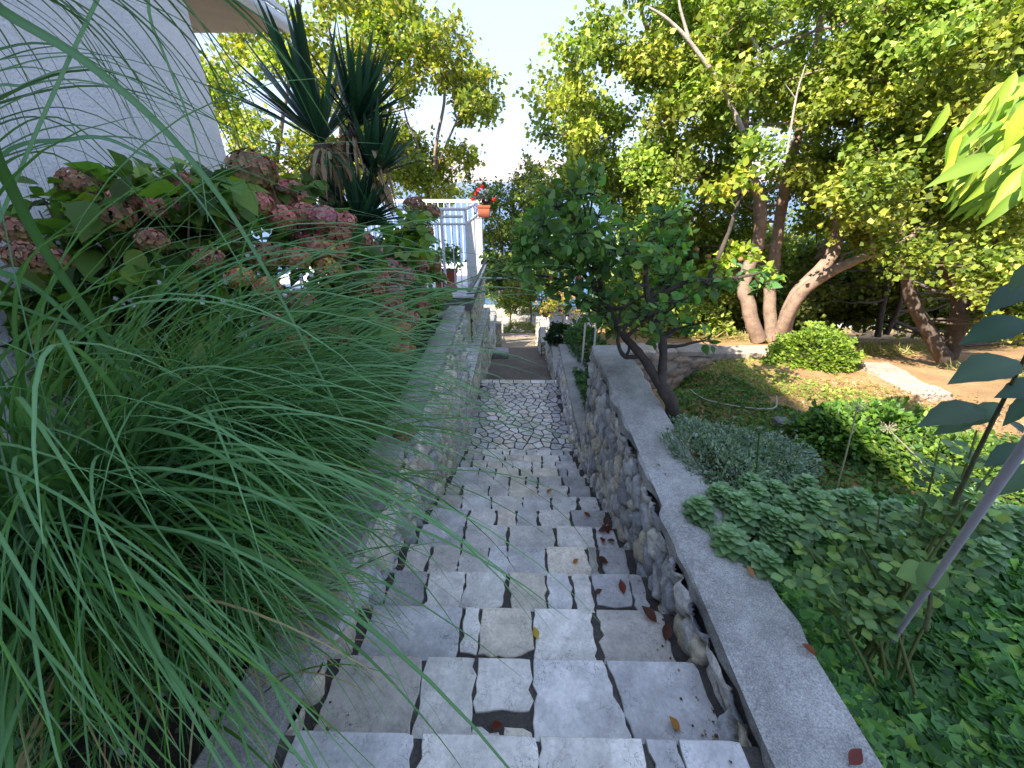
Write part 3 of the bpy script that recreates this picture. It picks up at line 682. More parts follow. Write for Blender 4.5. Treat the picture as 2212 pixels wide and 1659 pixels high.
# pergola pipes over the steps with vine
pgl = thing('pergola', 'two slim pale pipes carrying vine leaves across the steps beside the terrace', 'pergola', (0, 9.5, -2))
for (xa, ya, xb, yb, Yy) in ((1048, 569, 1290, 566, 10.4), (1012, 601, 1275, 598, 9.2)):
    m_ = MB(); a = at(xa, ya, Y=Yy); b = at(xb, yb, Y=Yy); m_.tube([a, (a+b)/2-np.array([0, 0, .01]), b], .022, 8, (.55, .56, .58))
    child(m_, 'pipe', M['metal_white'], pgl)
    m_ = MB(); m_.tube([b, (b[0], b[1], -4.6)], .025, 8, (.5, .5, .5)); child(m_, 'post', M['metal_white'], pgl)
cb_ = MB(); a = at(1008, 635, Y=8.4); b = at(1090, 626, Y=8); c_ = at(1175, 607, Y=7.6)
cb_.tube(bez(a, b, c_, 14), .012, 6, (.012, .012, .014)); tag(cb_.build('cable', M['plastic']), 'thin black hose sagging from the terrace corner across to the tree', 'hose')
vn = thing('vine', 'green vine leaves trailing along the pipes across the steps', 'vine', (0, 9.6, -2))
m_ = MB(); s_ = MB()
for (px_, py_, yy, r) in ((1080, 585, 9.3, .28), (1105, 600, 9.2, .26), (1070, 610, 9.3, .2), (1125, 585, 9.5, .3), (1150, 560, 10, .3), (1095, 565, 10.2, .25), (1060, 560, 10.4, .2), (1175, 590, 9.6, .3)):
    clump_leaves(m_, at(px_, py_, Y=yy), r, 80, .12, [(.05, .12, .05), (.09, .17, .05), (.2, .25, .04)], tmpl=ROUND, twigs=7, tmb=s_, up=.9)
s_.tube(bez(at(1060, 590, Y=9.3), at(1120, 580, Y=9.5), at(1190, 575, Y=9.8), 10), .012, 5, (.12, .1, .08))
child(m_, 'foliage', M['leaf'], vn); child(s_, 'stem', M['bark'], vn)

# ================================================================= TREES
GRN = [(.20, .275, .045), (.31, .385, .06), (.125, .19, .035), (.42, .46, .10)]; GW = [.35, .3, .2, .15]
BK = (.28, .20, .155)
A0 = at(1650, 724, z=-2.65); ya = A0[1]
def tp(px, py, dy=0): return at(px, py, Y=ya+dy)
stemsA = [([tp(1640, 732), tp(1622, 668), tp(1612, 600, .1), tp(1640, 520, .1), tp(1645, 430, .1), tp(1612, 340, 0), tp(1608, 250, -.1), tp(1618, 120, -.1), tp(1600, -60, 0)], .135, .045),
          ([tp(1668, 730, .25), tp(1662, 650, .3), tp(1672, 560, .4), tp(1690, 440, .6), tp(1720, 300, .8), tp(1760, 120, 1.0), tp(1790, -60, 1.2)], .12, .05),
          ([tp(1690, 718, -.05), tp(1720, 640, -.1), tp(1790, 560, 0), tp(1815, 470, .2), tp(1840, 330, .3), tp(1880, 150, .4), tp(1880, -40, .4)], .14, .05),
          ([tp(1688, 712, -.15), tp(1722, 645, -.4), tp(1790, 590, -.6), tp(1860, 556, -.7), tp(1930, 535, -.8), tp(2010, 480, -.8)], .11, .04),
          ([tp(1608, 420, .1), tp(1560, 400, .2), tp(1480, 370, .3), tp(1380, 360, .4), tp(1290, 350, .3)], .06, .025),
          ([tp(1612, 300, 0), tp(1560, 230, .2), tp(1480, 170, .5), tp(1400, 60, .6), tp(1380, -60, .6)], .06, .025)]
polyA1 = [(1270, -60), (1290, 80), (1230, 105), (1195, 190), (1182, 330), (1160, 420), (1250, 440), (1420, 480), (1560, 420), (1600, 300), (1600, -60)]
polyA2 = [(1560, -80), (1560, 330), (1640, 330), (1760, 480), (1830, 520), (1900, 540), (1960, 500), (2000, 300), (1950, -80)]
polyA3 = [(1430, -80), (1430, 500), (1560, 600), (1700, 500), (2050, 500), (2050, -80)]
clA = region(polyA1, 46, ya-.6, ya+1.2, (.36, .6), mind=.38)+region(polyA2, 36, ya-1.2, ya+.8, (.36, .6), mind=.45)+region(polyA3, 44, ya+1.2, ya+3.4, (.5, .8), mind=.5)
make_tree('maple_tree', 'big spreading tree with pinkish forked trunks behind the sunlit low wall', 'tree', tuple(A0), stemsA, clA, 1250, .074, GRN, GW, BK, twigs=14, W=.95, up=.7)
ta = bpy.data.objects['maple_tree']; dl = MB()
for pth, r0 in (([(1612, 300), (1560, 190), (1490, 90), (1440, 40), (1400, 15)], .035), ([(1490, 90), (1470, 20), (1462, -40)], .022), ([(1612, 210), (1640, 120), (1600, 40), (1585, -50)], .03), ([(1700, 330), (1720, 210), (1740, 140)], .018), ([(1720, 215), (1695, 180)], .01)):
    p = smooth_path([tp(x_, y_, -1.0) for x_, y_ in pth], 5); dl.tube(p, np.linspace(r0, r0*.35, len(p)), 7, (.42, .36, .32), .2, cap=False)
child(dl, 'bare_limbs', M['bark'], ta)
B0 = at(2040, 772, z=-2.75); yb = B0[1]
def tb_(px, py, dy=0): return at(px, py, Y=yb+dy)
stemsB = [([tb_(2040, 778), tb_(2010, 720), tb_(1970, 640, .1), tb_(1955, 560, .1), tb_(1945, 470, .2), tb_(1960, 340, .3), tb_(1990, 150, .3)], .12, .05),
          ([tb_(2050, 772, .1), tb_(2072, 680, .1), tb_(2068, 620, .2), tb_(2030, 560, .2), tb_(2010, 500, .3), tb_(2040, 380, .3), tb_(2090, 220, .3)], .13, .05),
          ([tb_(2068, 640, .1), tb_(2110, 590, 0), tb_(2160, 520, -.2), tb_(2230, 440, -.3)], .08, .03)]
polyB1 = [(1930, 60), (1900, 300), (1870, 420), (1860, 520), (1960, 560), (2080, 520), (2280, 480), (2330, -80), (1960, -80)]
polyB2 = [(1850, -80), (1900, 520), (2300, 560), (2350, -80)]
clB = region(polyB1, 44, yb-1.3, yb+.8, (.36, .6), mind=.42)+region(polyB2, 26, yb+.8, yb+2.8, (.5, .8), mind=.5)+region([(2080, 560), (2120, 700), (2300, 760), (2300, 560)], 22, yb-1.2, yb+.1, (.25, .4))
make_tree('maple_tree', 'shaded tree with two dark crooked trunks at the right behind the garden wall', 'tree', tuple(B0), stemsB, clB, 1200, .076, GRN, GW, (.13, .10, .085), twigs=14, up=.7)
# dark wood behind
D0 = at(1900, 700, z=-3.2)
clD = region([(1380, 440), (1400, 640), (1560, 690), (1700, 650), (1760, 560), (1500, 440)], 22, 9.5, 12.5, (.6, .95), mind=.7)
make_tree('background_tree', 'bushy green tree seen behind the forked trunks and the medlar', 'tree', tuple(at(1560, 700, Y=11)), [([at(1560, 700, Y=11), at(1550, 600, Y=11), at(1540, 500, Y=11)], .12, .06)], clD, 520, .11, GRN, GW, (.13, .1, .08), twigs=12)
clE = region([(1720, 560), (1740, 640), (1850, 650), (2020, 650), (2300, 700), (2330, 520), (1800, 500)], 26, 9.5, 12.5, (.6, 1.0), mind=.7)
make_tree('background_tree', 'dark shady tree filling the gap behind the two right hand trunks', 'tree', tuple(at(1905, 700, Y=9.5)), [([at(1895, 728, Y=9.5), at(1908, 660, Y=9.6), at(1925, 560, Y=9.8)], .07, .04), ([at(1915, 722, Y=9.8), at(1945, 650, Y=9.8), at(1950, 560, Y=10)], .06, .035)], clE, 520, .11, [(.10, .15, .03), (.16, .22, .05), (.22, .28, .06)], None, (.1, .08, .07), twigs=12)
clK = region([(1300, 540), (1300, 700), (1400, 712), (1700, 705), (2050, 700), (2330, 740), (2330, 540), (1900, 500), (1500, 500)], 85, 13.5, 16.5, (.7, 1.1), mind=.8)
clK += region([(1300, 600), (1300, 705), (1500, 712), (1700, 705), (2050, 700), (2330, 730), (2330, 600)], 70, 11, 13, (.5, .8), mind=.55)
kb = MB(); kt = MB()
for c_, r_ in clK: clump_leaves(kb, c_, r_, 420, .14, [(.10, .15, .03), (.19, .25, .05), (.30, .34, .07)], tmpl=T5, twigs=14, tmb=kt, tr=.012)
tag(kb.build('woodland', M['leaf']), 'mass of green bushes closing the view behind the garden trees', 'woodland', kind='stuff')
# left, behind the terrace: yellow-green trees against the light
YG = [(.20, .27, .03), (.33, .37, .05), (.11, .17, .03), (.45, .42, .07)]; YW = [.35, .3, .2, .15]
def P_(px, py, Y): return at(px, py, Y=Y)
F0 = P_(925, 640, 18)
stemsF = [([P_(905, 640, 18), P_(915, 480, 18), P_(935, 380, 18), P_(945, 300, 18), P_(960, 190, 18), P_(930, 90, 18)], .11, .03),
          ([P_(925, 460, 18), P_(905, 330, 17.6), P_(880, 260, 17.5), P_(850, 160, 17.5)], .06, .02), ([P_(935, 380, 18), P_(990, 250, 18.3), P_(1010, 180, 18.3)], .05, .02)]
clF = region([(760, -40), (770, 120), (760, 300), (830, 420), (960, 440), (1040, 420), (1010, 330), (1095, 250), (1070, 200), (1000, 120), (990, 60), (900, 20), (840, -40)], 50, 16.8, 19.8, (.6, 1.05), mind=.75)
make_tree('walnut_tree', 'tall yellow green tree against the sky just right of the spiky yucca', 'tree', tuple(F0), stemsF, clF, 250, .175, YG, YW, (.28, .22, .17), tmpl=OV, twigs=10, up=.3, mleaf='leaf')
G0 = P_(560, 420, 15)
stemsG = [([P_(590, 470, 15), P_(600, 330, 15), P_(620, 200, 15), P_(640, 80, 15), P_(655, -60, 15)], .08, .03), ([P_(560, 470, 15.3), P_(520, 330, 15.3), P_(470, 200, 15.3)], .06, .03),
          ([P_(700, 470, 15.3), P_(740, 250, 15.3), P_(715, 100, 15.3), P_(700, -40, 15.3)], .06, .02)]
clG = region([(420, 60), (430, 200), (480, 330), (520, 430), (760, 430), (800, 250), (760, 100), (760, -60), (640, -60), (600, 60)], 48, 13.6, 16.8, (.5, .9), mind=.62)
make_tree('walnut_tree', 'bright yellow green tree between the white house corner and the spiky yucca', 'tree', tuple(G0), stemsG, clG, 260, .15, YG, YW, (.25, .2, .15), tmpl=OV, twigs=10, up=.3)
H0 = P_(1100, 640, 20)
stemsH = [([P_(1080, 640, 20), P_(1085, 520, 20), P_(1060, 440, 20)], .08, .03), ([P_(1120, 640, 20), P_(1130, 480, 20), P_(1150, 380, 20)], .06, .02)]
clH = region([(1000, 370), (1010, 420), (1090, 460), (1045, 480), (1045, 600), (1090, 615), (1200, 610), (1200, 360), (1130, 350), (1100, 390), (1050, 400)], 78, 19, 22.5, (.45, .75), mind=.55)
make_tree('persimmon_tree', 'loose leafy tree with sea showing through it behind the railing pot', 'tree', tuple(H0), stemsH, clH, 210, .16, [(.10, .17, .04), (.2, .26, .05), (.07, .12, .03), (.4, .4, .06)], [.4, .25, .25, .1], (.2, .16, .12), tmpl=OV, twigs=8)
# little trees by the road
for i, (px_, tw, lb) in enumerate(((1101, 1, 'small slim tree left of the path end by the sunlit road'), (1146, 1, 'small thin tree at the middle of the path end by the road'), (1172, 1, 'small yellowing tree right of the path end by the road'))):
    b_ = P_(px_, 703, 22.2); cl = region([(px_-35, 610), (px_-38, 655), (px_, 680), (px_+38, 655), (px_+35, 610)], 10, 21.4, 23, (.4, .6), mind=.4)
    make_tree('young_tree', lb, 'tree', tuple(b_), [([b_-np.array([0, 0, .2]), P_(px_+2, 675, 22.2), P_(px_-2, 635, 22.2)], .055, .03)], cl, 220, .14, [(.2, .27, .04), (.34, .38, .05), (.12, .18, .03)], None, (.2, .16, .12), group='small trees by the road', tmpl=OV, twigs=8)
clI = region([(1050, 560), (1040, 640), (1080, 650), (1240, 650), (1230, 560)], 24, 24, 30, (.7, 1.1), mind=.8)
make_tree('roadside_tree', 'broad yellow green tree crown beyond the road under the pergola pipes', 'tree', tuple(P_(1140, 668, 29)), [([P_(1140, 672, 29), P_(1140, 600, 29)], .12, .08)], clI, 300, .18, [(.2, .27, .04), (.34, .36, .05), (.12, .18, .03)], None, (.2, .16, .12), tmpl=OV, twigs=9)
clJ = region([(1180, 610), (1180, 690), (1240, 700), (1250, 610)], 10, 13, 15, (.3, .45), mind=.3)
make_tree('shrub', 'yellow orange leafed shrub behind the red flowers right of the path', 'shrub', tuple(P_(1215, 712, 14)), [([P_(1215, 725, 14), P_(1215, 650, 14)], .04, .02)], clJ, 260, .1, [(.34, .33, .05), (.42, .26, .06), (.2, .25, .04)], None, (.2, .16, .12), tmpl=OV, twigs=8)

# medlar tree leaning over the right wall
L0 = at(1462, 918, z=-1.9)
def q_(px, py, Y): return at(px, py, Y=Y)
yl = L0[1]
stemsL = [([L0-np.array([0, 0, .15]), q_(1455, 880, yl+.02), q_(1428, 830, yl+.08)], .062, .05),
          ([q_(1430, 835, yl+.08), q_(1385, 770, 3.3), q_(1340, 715, 3.5), q_(1305, 640, 3.7), q_(1290, 560, 3.8), q_(1270, 480, 3.9)], .042, .014),
          ([q_(1428, 832, yl+.08), q_(1432, 770, 3.25), q_(1422, 710, 3.3), q_(1400, 660, 3.4), q_(1395, 560, 3.5), q_(1420, 500, 3.6)], .040, .014),
          ([q_(1385, 770, 3.3), q_(1350, 770, 3.35), q_(1335, 740, 3.4), q_(1340, 700, 3.4)], .022, .012),
          ([q_(1400, 660, 3.4), q_(1480, 610, 3.4), q_(1560, 605, 3.35), q_(1640, 590, 3.3)], .022, .01),
          ([q_(1305, 640, 3.7), q_(1240, 570, 3.9), q_(1180, 540, 4.0), q_(1130, 500, 4.1)], .022, .01),
          ([q_(1530, 608, 3.4), q_(1575, 500, 3.5), q_(1600, 420, 3.5), q_(1625, 385, 3.5)], .018, .009)]
MG = [(.10, .22, .06), (.15, .31, .08), (.065, .15, .045), (.22, .37, .07)]
clL = region([(1110, 480), (1090, 560), (1150, 610), (1240, 640), (1290, 700), (1360, 720), (1440, 700), (1480, 700), (1500, 620), (1450, 540), (1440, 470), (1330, 470), (1300, 400), (1220, 390), (1170, 430)], 50, 3.2, 4.2, (.15, .24), mind=.16)
clL += [(q_(px_, py_, yy), r) for px_, py_, yy, r in ((1530, 615, 3.3, .15), (1590, 600, 3.3, .15), (1640, 610, 3.3, .14), (1500, 700, 3.2, .13), (1520, 735, 3.2, .08), (1470, 650, 3.2, .16), (1430, 730, 3.3, .1))]
med = make_tree('medlar_tree', 'dark leafy medlar tree with brown fruit leaning over the end of the right wall', 'tree', tuple(L0), stemsL, clL, 600, .088, MG, [.4, .3, .2, .1], (.075, .06, .05), tmpl=OV, twigs=9, W=1.05, br=.03, rough=.35, up=.5)
m_ = MB()
for (px_, py_, r) in ((1540, 420, .13), (1620, 385, .13), (1575, 560, .13), (1610, 540, .09), (1540, 580, .08), (1660, 590, .1)):
    clump_leaves(m_, q_(px_, py_, 3.5), r, 90, .065, [(.30, .38, .04), (.45, .45, .06), (.2, .3, .04)], tmpl=OV, twigs=7, tmb=None, up=.5)
child(m_, 'sunlit_sprays', M['leaf'], med)
for (px_, py_) in ((1505, 540), (1440, 545), (1552, 600), (1390, 590), (1280, 480), (1330, 645), (1480, 640), (1250, 600), (1370, 520), (1530, 555), (1240, 470), (1190, 600), (1600, 560), (1500, 700)):
    m_ = MB(); p = q_(px_, py_, 3.25+RNG.uniform(0, .3)); th = np.linspace(0, np.pi, 7); pts = np.stack([np.zeros(7), np.zeros(7), np.cos(th)*.018], -1)+p
    m_.tube(pts, np.sin(th)*.019+.002, 8, (.25, .12, .05)); child(m_, 'fruit', M['clay'], med)

# ================================================================= PLANTS: LEFT BED
def blades(mb, base, n, L, lean, spread, width, az=None, azs=3.2, bend=1.0, cols=((.10, .19, .10), (.16, .27, .19)), nseg=16, stiff=.5, mid=1.25):
    """arching grass blades with a pale midrib"""
    base = np.asarray(base, float)
    a = (RNG.uniform(-azs, azs, n)+(az if az is not None else 0)); ln = L*rnd(n, .55, 1.1); le = np.abs(RNG.normal(lean, .16, n)).clip(.02, 1.3)
    P = base+np.stack([RNG.normal(size=n)*spread, RNG.normal(size=n)*spread, np.zeros(n)], -1); out = np.stack([np.cos(a), np.sin(a), np.zeros(n)], -1)
    side = np.stack([-np.sin(a), np.cos(a), np.zeros(n)], -1)
    b = bend*rnd(n, .75, 1.3); ang = le.copy(); pts = [P.copy()]; ds = ln/nseg; tw = RNG.normal(size=n)*.25; curv = RNG.normal(size=n)*.5
    rows = []
    for i in range(nseg+1):
        t = i/nseg
        d = out*np.sin(ang)[:, None]+np.array([0, 0, 1.])*np.cos(ang)[:, None]
        nn = np.cross(side, d)
        s2 = side*np.cos(tw*(t*2))[:, None]+nn*np.sin(tw*(t*2))[:, None]
        wv = width*rnd(1, .98, 1.02)*np.minimum(1, .35+t*3)*(1-t**1.6)**.9+.0006
        wv = wv*(ln/L)
        rows.append((P-s2*wv[:, None]*.5, P-nn*wv[:, None]*.10, P+s2*wv[:, None]*.5))
        P = P+d*ds[:, None]+side*(curv*ds*t*.35)[:, None]; ang = np.minimum(ang+b*(t**(1-stiff)+.05)*2.2/nseg, 2.9)
    R = np.array([np.stack(r, 1) for r in rows])           # seg, n, 3, xyz
    V = R.transpose(1, 0, 2, 3).reshape(-1, 3); m = (nseg+1)*3
    f = []
    for i in range(nseg):
        q = i*3; f += [(q, q+1, q+4, q+3), (q+1, q+2, q+5, q+4)]
    F = (np.array(f)[None]+(np.arange(n)*m)[:, None, None]).reshape(-1, 4)
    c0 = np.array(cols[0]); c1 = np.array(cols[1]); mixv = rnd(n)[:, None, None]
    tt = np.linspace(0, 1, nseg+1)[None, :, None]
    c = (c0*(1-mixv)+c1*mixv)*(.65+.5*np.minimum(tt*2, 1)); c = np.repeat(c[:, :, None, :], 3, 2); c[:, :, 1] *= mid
    mb.add(V, F, c.reshape(-1, 3), True)
GB = ((.05, .13, .02), (.10, .23, .05)); GB2 = ((.06, .155, .045), (.13, .265, .12))
gdefs = [((-1.85, 1.2, -1.8), 'tall arching grass clump at the left edge of the photo', 520, 2.45, .020),
         ((-1.55, 1.8, -1.8), 'arching grass clump hanging over the left wall beside the nearest steps', 500, 2.05, .017),
         ((-1.7, 2.5, -1.8), 'grass clump in front of the hydrangeas spilling over the left coping', 260, 1.3, .013)]
gdefs.append(((-1.36, 1.1, -1.8), 'shorter grass tuft drooping over the left coping at the bottom of the photo', 240, 1.25, .014))
for (bs, lb, n, L, wd) in gdefs:
    g_ = thing('ornamental_grass', lb, 'grass clump', bs, 'arching ornamental grasses on the left')
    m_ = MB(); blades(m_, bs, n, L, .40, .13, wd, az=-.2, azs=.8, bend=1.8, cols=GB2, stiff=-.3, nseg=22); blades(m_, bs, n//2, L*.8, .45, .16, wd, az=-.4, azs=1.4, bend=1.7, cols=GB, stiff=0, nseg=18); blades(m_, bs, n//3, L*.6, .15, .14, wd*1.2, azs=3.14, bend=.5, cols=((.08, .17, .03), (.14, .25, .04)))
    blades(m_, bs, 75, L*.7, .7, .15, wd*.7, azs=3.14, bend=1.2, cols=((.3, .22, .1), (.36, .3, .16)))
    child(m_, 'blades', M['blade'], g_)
g_ = thing('ornamental_grass', 'long grass stems crossing in front of the white house wall from the upper left', 'grass clump', (-1.6, .45, -1.8))
m_ = MB()
def ribbon(mb, pts, wd, col, taper=.12, n=8):
    """one long grass blade along a path, with a pale midrib"""
    p = smooth_path(pts, n); k = len(p); t = np.linspace(0, 1, k); tg = nrm(np.gradient(p, axis=0)); sd = nrm(np.cross(tg, (.3, -1., .35)+RNG.normal(size=3)*.25)); nn = np.cross(sd, tg)
    wv = (wd*np.minimum(1, .5+t*2)*(1-np.clip((t-.35)/.65, 0, 1)**1.4*(1-taper)))[:, None]
    V = np.stack([p-sd*wv/2, p-nn*wv*.12, p+sd*wv/2], 1).reshape(-1, 3); c = np.tile(col, (k*3, 1)); c[1::3] *= 1.25
    F = [f for i in range(k-1) for f in ((i*3, i*3+1, i*3+4, i*3+3), (i*3+1, i*3+2, i*3+5, i*3+4))]; mb.add(V, F, c, True)
def gcol(): return palette(1, [(.08, .18, .08), (.13, .26, .15), (.07, .16, .05)])[0]
for i in range(46):
    x0 = RNG.uniform(-260, 430); x2 = x0+RNG.uniform(220, 420); y2 = RNG.uniform(190, 520); Y0 = RNG.uniform(.95, 1.2)
    st = at(x0, -60, Y=Y0); mi = at(x0+(x2-x0)*.62, -60+(y2+60)*RNG.uniform(.4, .5), Y=Y0+.15); en = at(x2, y2, Y=Y0+.3); b = np.array([-1.55, .6, -1.8])+RNG.normal(size=3)*np.array([.12, .12, 0])
    pk = st+np.array([-.2, -.1, .13]); ribbon(m_, [b, b*.6+pk*.4+np.array([-.05, 0, .25]), pk, st, mi, en], RNG.uniform(.004, .0075), gcol()*.8)
for i in range(16):
    x0 = -80; y0 = RNG.uniform(120, 420); x2 = RNG.uniform(350, 760); y2 = y0+RNG.uniform(0, 260); Y0 = RNG.uniform(1., 1.25)
    st = at(x0, y0, Y=Y0); mi = at((x0+x2)*.45, y0-RNG.uniform(10, 110), Y=Y0+.15); en = at(x2, y2, Y=Y0+.35); b = np.array([-1.75, .6, -1.8])+RNG.normal(size=3)*np.array([.12, .12, 0])
    ribbon(m_, [b, at(-420, y0+330, Y=Y0-.1), at(-270, y0+90, Y=Y0-.05), st, mi, en], RNG.uniform(.005, .009), gcol())
for path, wpx, Y0 in (([(-260, -160), (0, 20), (200, 145), (400, 330), (560, 560), (740, 900)], 20, .95), ([(-120, 160), (0, 360), (90, 530), (210, 705), (340, 900), (430, 1090)], 24, .9), ([(-200, 760), (0, 845), (210, 965), (420, 1130), (600, 1440)], 19, .95),
                      ([(-120, 560), (0, 588), (100, 640), (260, 800), (420, 980), (560, 1230)], 18, 1.0), ([(-150, 1200), (0, 1285), (170, 1410), (330, 1620), (380, 1760)], 24, .8), ([(-150, 1380), (0, 1530), (90, 1720)], 26, .75),
                      ([(-60, 1110), (130, 1150), (320, 1290), (560, 1500), (640, 1640)], 17, 1.0), ([(-100, 1090), (140, 1130), (330, 1180), (640, 1370), (800, 1560)], 13, 1.1), ([(-60, 420), (160, 300), (300, 330), (420, 420), (560, 640)], 10, 1.1),
                      ([(-80, 700), (120, 690), (330, 780), (560, 1000), (700, 1260)], 14, 1.1), ([(-80, 930), (150, 960), (400, 1040), (640, 1200), (830, 1460)], 12, 1.15), ([(250, -80), (330, 60), (420, 300), (450, 480)], 7, 1.1), ([(-60, 300), (60, 180), (230, 150), (430, 260)], 9, 1.05)):
    P = [at(x_, y_, Y=Y0+i_*.05) for i_, (x_, y_) in enumerate(path)]; b = np.array([-1.7, .5, -1.8])+RNG.normal(size=3)*np.array([.1, .1, 0]); a0 = P[0]
    if a0[2] < -1.3: pts_ = [(b[0], b[1], -1.8), (b+a0)/2+np.array([-.05, 0, .05])]+P
    else: pts_ = [b, (b+a0)/2+np.array([-.12, 0, .1])]+P
    ribbon(m_, pts_, wpx*.95/FOC, gcol()*1.1, taper=.25)
child(m_, 'blades', M['blade'], g_)

# hydrangeas
def flower_head(mb, c, r, kind, squash=.8):
    n = 150; k = np.arange(n)+.5; ph = np.arccos(1-2*k/n*.86); th = np.pi*(1+5**.5)*k
    d = np.stack([np.cos(th)*np.sin(ph), np.sin(th)*np.sin(ph), np.cos(ph)], -1)+RNG.normal(size=(n, 3))*.09; d = nrm(d)
    cols = {0: [(.50, .17, .15), (.55, .26, .2), (.4, .16, .12)], 1: [(.30, .13, .09), (.38, .22, .13), (.2, .11, .08)], 2: [(.5, .18, .14), (.42, .34, .07), (.42, .2, .1)], 3: [(.55, .17, .25), (.52, .26, .26), (.42, .2, .15)]}[kind]
    a0 = nrm(np.cross(d, rdir(n))); b0 = np.cross(d, a0); pos = np.asarray(c)+d*r*np.array([1, 1, squash])*rnd(n, .85, 1.08)[:, None]
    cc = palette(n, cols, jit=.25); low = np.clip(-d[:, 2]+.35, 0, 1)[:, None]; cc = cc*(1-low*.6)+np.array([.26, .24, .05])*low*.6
    for s_ in range(4):
        ang = s_*math.pi/2; dd = a0*math.cos(ang)+b0*math.sin(ang)+d*.35
        put_leaves(mb, pos, dd, d, r*rnd(n, .19, .27), T5, 1.05, cc)
heads = [(655, 462, 3.5, 24, 0), (700, 470, 3.6, 26, 3), (745, 480, 3.8, 22, 0), (680, 530, 3.4, 24, 0), (735, 545, 3.7, 22, 2), (800, 545, 4.2, 22, 3), (815, 600, 4.2, 22, 0), (850, 632, 4.5, 22, 3), (880, 690, 4.5, 22, 0), (610, 470, 3.2, 26, 0), (640, 560, 3.1, 26, 2), (560, 440, 3.1, 24, 0), (770, 620, 3.9, 22, 2), (830, 710, 4.0, 22, 2), (905, 575, 5.1, 18, 3), (400, 400, 2.9, 26, 0), (345, 450, 2.7, 26, 0), (543, 370, 3.5, 43, 1), (623, 430, 3.8, 40, 0), (590, 425, 3.7, 30, 0), (503, 467, 3.0, 22, 1), (500, 502, 3.0, 28, 1), (680, 497, 3.7, 36, 0), (725, 500, 3.8, 36, 0), (650, 505, 3.6, 28, 0), (778, 519, 4.1, 22, 0),
         (575, 553, 2.9, 30, 1), (709, 581, 3.5, 24, 2), (775, 556, 4.0, 26, 3), (838, 580, 4.6, 24, 3), (865, 597, 4.7, 26, 3), (920, 502, 5.9, 15, 0), (886, 499, 5.9, 10, 3), (926, 559, 5.7, 17, 1), (846, 524, 5.2, 14, 1),
         (846, 667, 4.3, 27, 0), (895, 625, 5.0, 22, 0), (900, 660, 4.9, 24, 0), (863, 716, 4.05, 25, 2), (866, 757, 3.8, 26, 2), (649, 650, 2.9, 24, 1), (578, 622, 2.6, 24, 2), (592, 702, 2.5, 24, 1), (643, 744, 2.5, 22, 2),
         (732, 725, 3.0, 22, 1), (806, 627, 4.1, 22, 2), (755, 587, 3.8, 24, 2), (895, 445, 6.3, 20, 1), (932, 459, 6.4, 16, 1), (940, 575, 6.0, 12, 0), (171, 396, 2.7, 32, 1), (248, 469, 2.6, 34, 1), (53, 552, 2.3, 30, 1), (107, 564, 2.3, 30, 1),
         (411, 449, 2.9, 28, 1), (267, 434, 2.7, 26, 0), (560, 380, 3.6, 30, 0), (955, 640, 6.0, 14, 1), (975, 622, 6.1, 11, 3), (872, 935, 3.1, 20, 1), (700, 540, 3.6, 24, 2), (330, 520, 2.5, 26, 1), (30, 500, 2.4, 30, 1), (450, 560, 2.6, 26, 1), (520, 600, 2.6, 24, 2)]
HG = [(.09, .19, .035), (.14, .26, .045), (.055, .11, .03), (.2, .3, .05)]
hyd = [('hydrangea_shrub', 'big hydrangea with faded brown heads against the foot of the white house wall', lambda x: x < 470, (-2.7, 2.6, -1.8), [(20, 420), (60, 380), (300, 370), (440, 380), (480, 480), (500, 640), (420, 900), (20, 900)], 80, 2.2, 3.2),
       ('hydrangea_shrub', 'hydrangea with dusty pink heads in front of the yucca trunk', lambda x: 470 <= x < 790, (-1.9, 3.4, -1.8), [(440, 400), (480, 350), (620, 370), (660, 450), (760, 520), (800, 600), (760, 760), (560, 760), (460, 620)], 40, 2.7, 4.0),
       ('hydrangea_shrub', 'hydrangea with pink heads drooping over the far end of the left coping', lambda x: x >= 790, (-1.5, 4.9, -1.8), [(800, 560), (860, 430), (905, 440), (925, 560), (950, 650), (910, 690), (880, 780), (820, 780), (780, 640)], 42, 4.2, 6.1)]
for (nm, lb, sel, bs, poly, nc, y0_, y1_) in hyd:
    h_ = thing(nm, lb, 'shrub', bs, 'hydrangeas in the left bed'); m_ = MB(); s_ = MB()
    for (c, r) in region(poly, nc, y0_, y1_, (.16, .26), zmin=-1.75):
        clump_leaves(m_, c+np.array([0, .12, -.03]), r, 36, .15, HG, tmpl=OVBIG, twigs=6, up=1.3, W=1.1, jit=.25, flat=.6)
        s_.tube(bez(np.array(bs)+RNG.normal(size=3)*np.array([.15, .25, 0]), (np.array(bs)*.4+c*.6)+np.array([0, 0, -.2]), c, 6), [.009, .008, .007, .006, .005, .004], 5, (.16, .13, .07), cap=False)
    child(m_, 'foliage', M['leaf'], h_); child(s_, 'stems', M['bark'], h_)
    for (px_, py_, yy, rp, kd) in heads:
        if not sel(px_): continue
        c = at(px_, py_, Y=yy-(.45 if 690 < px_ < 885 else .25)); dep = np.dot(c, _f); f_ = MB(); flower_head(f_, c, rp*1.12*dep/FOC, kd); child(f_, 'flower_head', M['petal'], h_)

